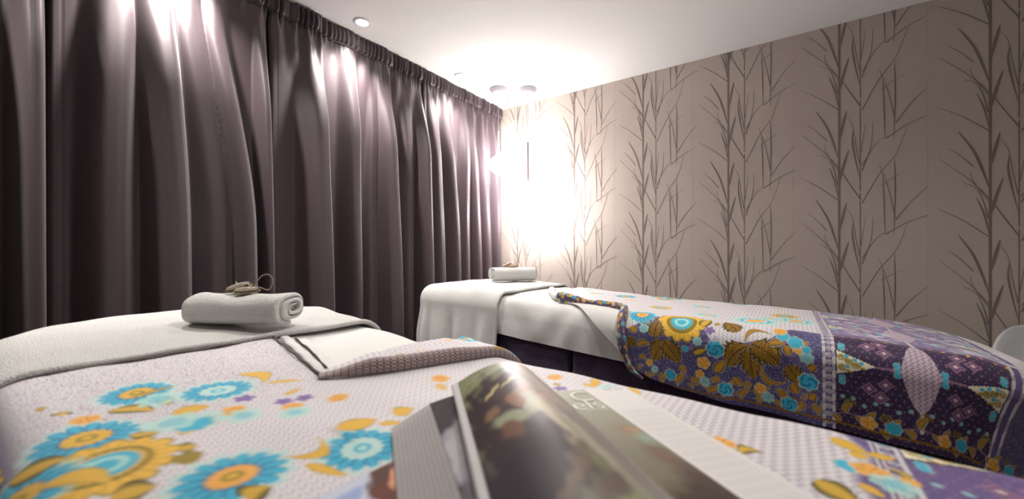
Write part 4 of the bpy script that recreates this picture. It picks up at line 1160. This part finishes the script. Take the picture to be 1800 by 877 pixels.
# right-hand pages: a thin block, top page with a picture strip and a text column
P, S, T = page_grid([(0, .003), (-.015, .0095), (-.05, .0075), (-.13, .0035), (-MW, .0018)], 221, 330, -.005, ML - .005)
col = np.ones(S.shape + (3,)) * lin((.90, .89, .885))
strip = S < .58
grad = np.clip(T * 1.3, 0, 1)[..., None]
col = np.where(strip[..., None], lin((.69, .69, .63)) * (1 - grad) + lin((.47, .44, .36)) * grad, col)
for (s0, t0, rs, rt, an, c, so) in ((.45, .42, .10, .05, .2, (.60, .54, .45), .9), (.52, .50, .07, .05, .4, (.60, .66, .60), .8), (.52, .42, .05, .015, .2, (.72, .56, .44), .8), (.48, .60, .08, .08, 0, (.50, .42, .36), .9), (.66, .60, .05, .10, .1, (.36, .32, .26), .8),
                              (.55, .80, .14, .14, 0, (.36, .30, .28), .8), (.66, .72, .045, .035, 0, (.46, .40, .50), .6), (.40, .85, .2, .1, 0, (.30, .24, .22), .8)):
    m = blob(col, S, T, s0, t0, rs, rt, an, c, so); col = np.where(strip[..., None], m, col)
# text lines of the column and small print under the headline
line = (np.mod(T * ML, .0042) < .0017) & (S > .62) & (S < .955) & (T > .26)
wordgap = (np.sin(S * 310 + np.floor(T * ML / .0042) * 2.7) > -.75)
col = np.where((line & wordgap)[..., None], lin((.82, .81, .80)), col)
line = (np.mod(T * ML, .006) < .0022) & (S > .26) & (S < .55) & (T > .155) & (T < .235)
col = np.where((line & (np.sin(S * 260 + np.floor(T * ML / .006) * 3.1) > -.8))[..., None], lin((.80, .80, .75)), col)
hd = (T > .012) & (T < .030) & (((S > .76) & (S < .85)) | ((S > .87) & (S < .96)))
col = np.where((hd & (np.sin(S * 520) > -.6))[..., None], lin((.70, .70, .70)), col)
mpart('text_page', sheet_mesh('text_page', P[::-1], .0004, None, {'dye': col[::-1]}, {'dye': lin((.85, .85, .85))}), MAT['print'])
for k in range(5):
    d = .0012 * (k + 1)
    P, S, T = page_grid([(0, .0025 - d * .2), (-.015, .0093 - d), (-.05, .0073 - d), (-.13, .0033 - d * .6), (-MW - .0006 * (k % 3), .0016 - d * .35)], 40, 12, -.005, ML - .005)
    mpart('page', sheet_mesh('page', P[::-1], .0003), MAT['paper'])
# headline letters lying on the strip
def headline(txt, s, t, size, shear=.0):
    cu = bpy.data.curves.new('headline', 'FONT'); cu.body = txt; cu.size = size; cu.extrude = .0002; cu.shear = shear
    tmp = bpy.data.objects.new('headline', cu); C.objects.link(tmp)
    dg = bpy.context.evaluated_depsgraph_get(); me = bpy.data.meshes.new_from_object(tmp.evaluated_get(dg))
    bpy.data.objects.remove(tmp)
    co = np.empty(len(me.vertices) * 3, np.float32); me.vertices.foreach_get('co', co); co = co.reshape(-1, 3)
    q = -(s * MW + co[:, 0]); p = t * ML - co[:, 1] - .005
    sec = smooth_curve([(0, .003), (-.015, .0095), (-.05, .0075), (-.13, .0035), (-MW, .0018)], 120)
    h = np.interp(-q, -sec[:, 0], sec[:, 1])
    W = mag_points(p, q, h + .0006 + co[:, 2])
    me.vertices.foreach_set('co', W.astype(np.float32).ravel()); me.update()
    mpart('headline', me, MAT['headline'])
MAT['headline'] = plain('headline_white', (.88, .88, .85), .5)
headline('C', .33, .135, .058, .1); headline('els', .25, .225, .052, .1)

# left-hand pages: fanned block rising to a dark photograph, then one page curling over
NB = 24
for k in range(NB):
    f = k / (NB - 1)
    q1 = .214 - .054 * f; h1 = .0005 + .0195 * f; sk = .042 - .02 * f
    sec = [(0, .0005 + .006 * f), (.05, .002 + .022 * f), (.11, .0015 + .026 * f), (q1, h1)]
    last = k == NB - 1
    P, S, T = page_grid(sec, 150 if last else 40, 240 if last else 14, 0, ML, sk)
    if last:
        col = np.ones(S.shape + (3,)) * lin((.20, .17, .20))
        for b in ((.80, .30, .16, .10, .3, (.66, .65, .68), .6), (.92, .45, .10, .16, .2, (.72, .71, .74), .6), (.78, .52, .10, .06, .9, (.16, .13, .16), .6), (.93, .75, .12, .14, .2, (.70, .69, .72), .7), (.72, .80, .1, .2, 0, (.22, .19, .22), .8)):
            col = blob(col, S, T, *b)
        me = sheet_mesh('photo_page', P, .0003, None, {'dye': col}, {'dye': lin((.85, .85, .85))})
        mpart('photo_page', me, MAT['print'])
    else:
        mpart('page', sheet_mesh('page', P, .0006), MAT['paper'] if k % 2 else MAT['paper_edge'])
CURL = [(.002, .012), (-.010, .024), (-.012, .042), (.010, .0585), (.046, .064), (.082, .0555), (.114, .039)]
sq = lambda p: 1.0 - .10 * sstep(.2, .37, p)
P, S, T = page_grid(CURL, 170, 300, 0, ML, 0.0, sq, .10)
# generic old-master style picture: pale green ground, dark group of figures, light drapery, curl highlight painted in
col = np.ones(S.shape + (3,)) * lin((.56, .58, .43))
for b in ((.50, .05, .30, .06, .1, (.66, .68, .58), .8), (.72, .46, .36, .34, .1, (.22, .16, .165), .35), (.62, .20, .17, .055, .35, (.25, .17, .16), .35), (.42, .30, .16, .20, .3, (.36, .33, .30), .6), (.62, .215, .10, .014, .5, (.74, .68, .48), .5), (.78, .265, .08, .016, .6, (.76, .70, .50), .5),
          (.55, .30, .09, .05, .6, (.52, .36, .28), .5), (.66, .36, .08, .035, .3, (.50, .34, .26), .5), (.45, .40, .06, .04, .2, (.74, .50, .40), .6), (.74, .50, .12, .045, -.1, (.62, .64, .52), .5), (.78, .56, .07, .05, 0, (.46, .30, .22), .5),
          (.52, .55, .085, .20, .30, (.74, .70, .60), .8), (.66, .40, .05, .06, .4, (.60, .44, .36), .6), (.60, .46, .10, .03, .8, (.64, .65, .54), .7), (.70, .30, .10, .035, .2, (.30, .22, .22), .6), (.84, .42, .06, .03, .3, (.56, .42, .32), .7), (.42, .62, .06, .22, .2, (.42, .40, .40), .8), (.36, .42, .08, .12, .2, (.56, .52, .48), .8), (.62, .62, .08, .12, .2, (.20, .15, .19), .5), (.82, .80, .3, .16, 0, (.17, .13, .18), .6), (.62, .82, .16, .03, .6, (.44, .36, .30), .9), (.50, .88, .16, .04, .3, (.42, .36, .33), .9),
          (.22, .25, .12, .3, 0, (.64, .62, .60), .9), (.20, .75, .14, .3, 0, (.60, .56, .54), .9), (.12, .45, .08, .3, 0, (.58, .50, .46), .9), (.33, .16, .05, .05, 0, (.66, .48, .44), .8), (.36, .34, .07, .34, .05, (.66, .61, .59), 1.2), (.33, .80, .09, .30, .08, (.55, .52, .50), 1.2), (.44, .70, .03, .22, .15, (.66, .63, .56), 1.0)):  # soft pale bands paint the reflection on the curl's spine side
    col = blob(col, S, T, *b)
col = np.where((np.abs(S - .80 + .25 * T) < .004)[..., None] & (T < .14)[..., None], lin((.44, .46, .34)), col)
mpart('picture_page', sheet_mesh('picture_page', P, .0004, None, {'dye': col}, {'dye': lin((.86, .85, .85))}), MAT['gloss_print'])
# the leaf beneath the picture page, showing as a pale strip along its free edge
CURL2 = [(.002, .010), (-.006, .022), (-.007, .040), (.012, .0545), (.046, .060), (.084, .051), (.124, .034)]
P, S, T = page_grid(CURL2, 60, 40, -.004, ML, 0.0, sq, .10)
mpart('page', sheet_mesh('page', P, .0008), MAT['paper'])
tag(mag, 'open glossy magazine with one picture page curling over, lying on the batik cloth', 'magazine')

# the closed booklet showing from beneath the page block
def booklet():
    root = empty('booklet', (-.36, .27, float(zt(-.36)) + .012))
    qc, pc, ang = .205, .118, math.radians(33)
    n, m = 120, 160; W, Hh = .20, .28
    a, b = np.meshgrid(np.linspace(-.10, W - .10, n), np.linspace(0, Hh, m), indexing='ij')
    q = qc + a * math.cos(ang) - b * math.sin(ang) * .25; p = pc + a * math.sin(ang) + b
    S, T = (a + .10) / W, b / Hh
    col = np.ones(S.shape + (3,)) * lin((.80, .83, .90))
    for bb in ((.86, .10, .10, .05, .1, (.62, .69, .86), .4), (.84, .20, .10, .02, .1, (.62, .69, .86), .4), (.94, .22, .05, .06, .2, (.62, .69, .86), .4), (.80, .30, .08, .04, .2, (.56, .60, .62), .7), (.92, .36, .08, .03, .1, (.60, .67, .85), .5),
               (.60, .16, .13, .22, .2, (.40, .20, .13), .4), (.62, .06, .12, .04, .1, (.34, .22, .20), .5), (.56, .12, .06, .07, 0, (.90, .64, .48), .4), (.56, .40, .06, .16, .3, (.56, .36, .27), .5)):
        col = blob(col, S, T, *bb)
    P = mag_points(p, q, 0); P[..., 2] -= .0022
    o = link('cover_page', sheet_mesh('cover_page', P, .0004, None, {'dye': col}, {'dye': lin((.85, .85, .85))}), MAT['print'], root)
    o.location = -Vector(root.location)
    P2 = P.copy(); P2[..., 2] -= .0006
    o = link('page_block', sheet_mesh('page_block', P2[::8, ::8], .0018), MAT['paper'], root); o.location = -Vector(root.location)
    tag(root, 'booklet with pale blue cover and brown-haired portrait, half under the open magazine', 'booklet')
booklet()

# ---------------------------------------------------------------- white tub chair by the papered wall
def tub_chair(loc, rz):
    root = empty('tub_chair', loc, rz)
    # shell: back wraps round the sitter, opening towards -y
    n, m = 60, 22
    a = np.linspace(math.radians(-38), math.radians(218), n); t = np.linspace(0, 1, m)
    A, T = np.meshgrid(a, t, indexing='ij')
    back = sstep(math.radians(-38), math.radians(45), A) * (1 - sstep(math.radians(135), math.radians(218), A))
    top = .47 + .235 * back
    rx = .21 + .045 * T; ry = .20 + .06 * T
    X = rx * np.cos(A); Y = ry * np.sin(A); Z = .43 + (top - .43) * T
    lip = .012 * sstep(.85, 1, T)
    X += lip * np.cos(A); Y += lip * np.sin(A)
    link('shell', sheet_mesh('shell', np.stack([X, Y, Z], -1)[:, ::-1], .016), MAT['white_plastic'], root)
    r = np.linspace(0.0005, 1, 14); a2 = np.linspace(0, 2 * math.pi, 48, endpoint=False)
    R, A2 = np.meshgrid(r, a2, indexing='ij')
    P = np.stack([R * .225 * np.cos(A2), R * .22 * np.sin(A2), .43 + .02 * R ** 3 - .0 * R], -1)
    P = np.concatenate([P, P[-1:] - np.array([0, 0, .02]), (P[-1:] * np.array([.9, .9, 1]) - np.array([0, 0, .03])), np.repeat(P[:1].mean(1, keepdims=True), 48, 1) - np.array([0, 0, .03])])
    link('seat', grid_mesh('seat', P, closed_v=True), MAT['white_plastic'], root)
    for sx in (-1, 1):
        for sy in (-1, 1):
            link('leg', tube_mesh('leg', [(sx * .13, sy * .13, .41), (sx * .20, sy * .19, 0.0)], [.013, .010], 12), MAT['chrome'], root)
    tag(root, 'white plastic tub chair with rounded back beyond the foot of the far bed', 'chair')
tub_chair((1.06, 2.72, 0), math.radians(-20))
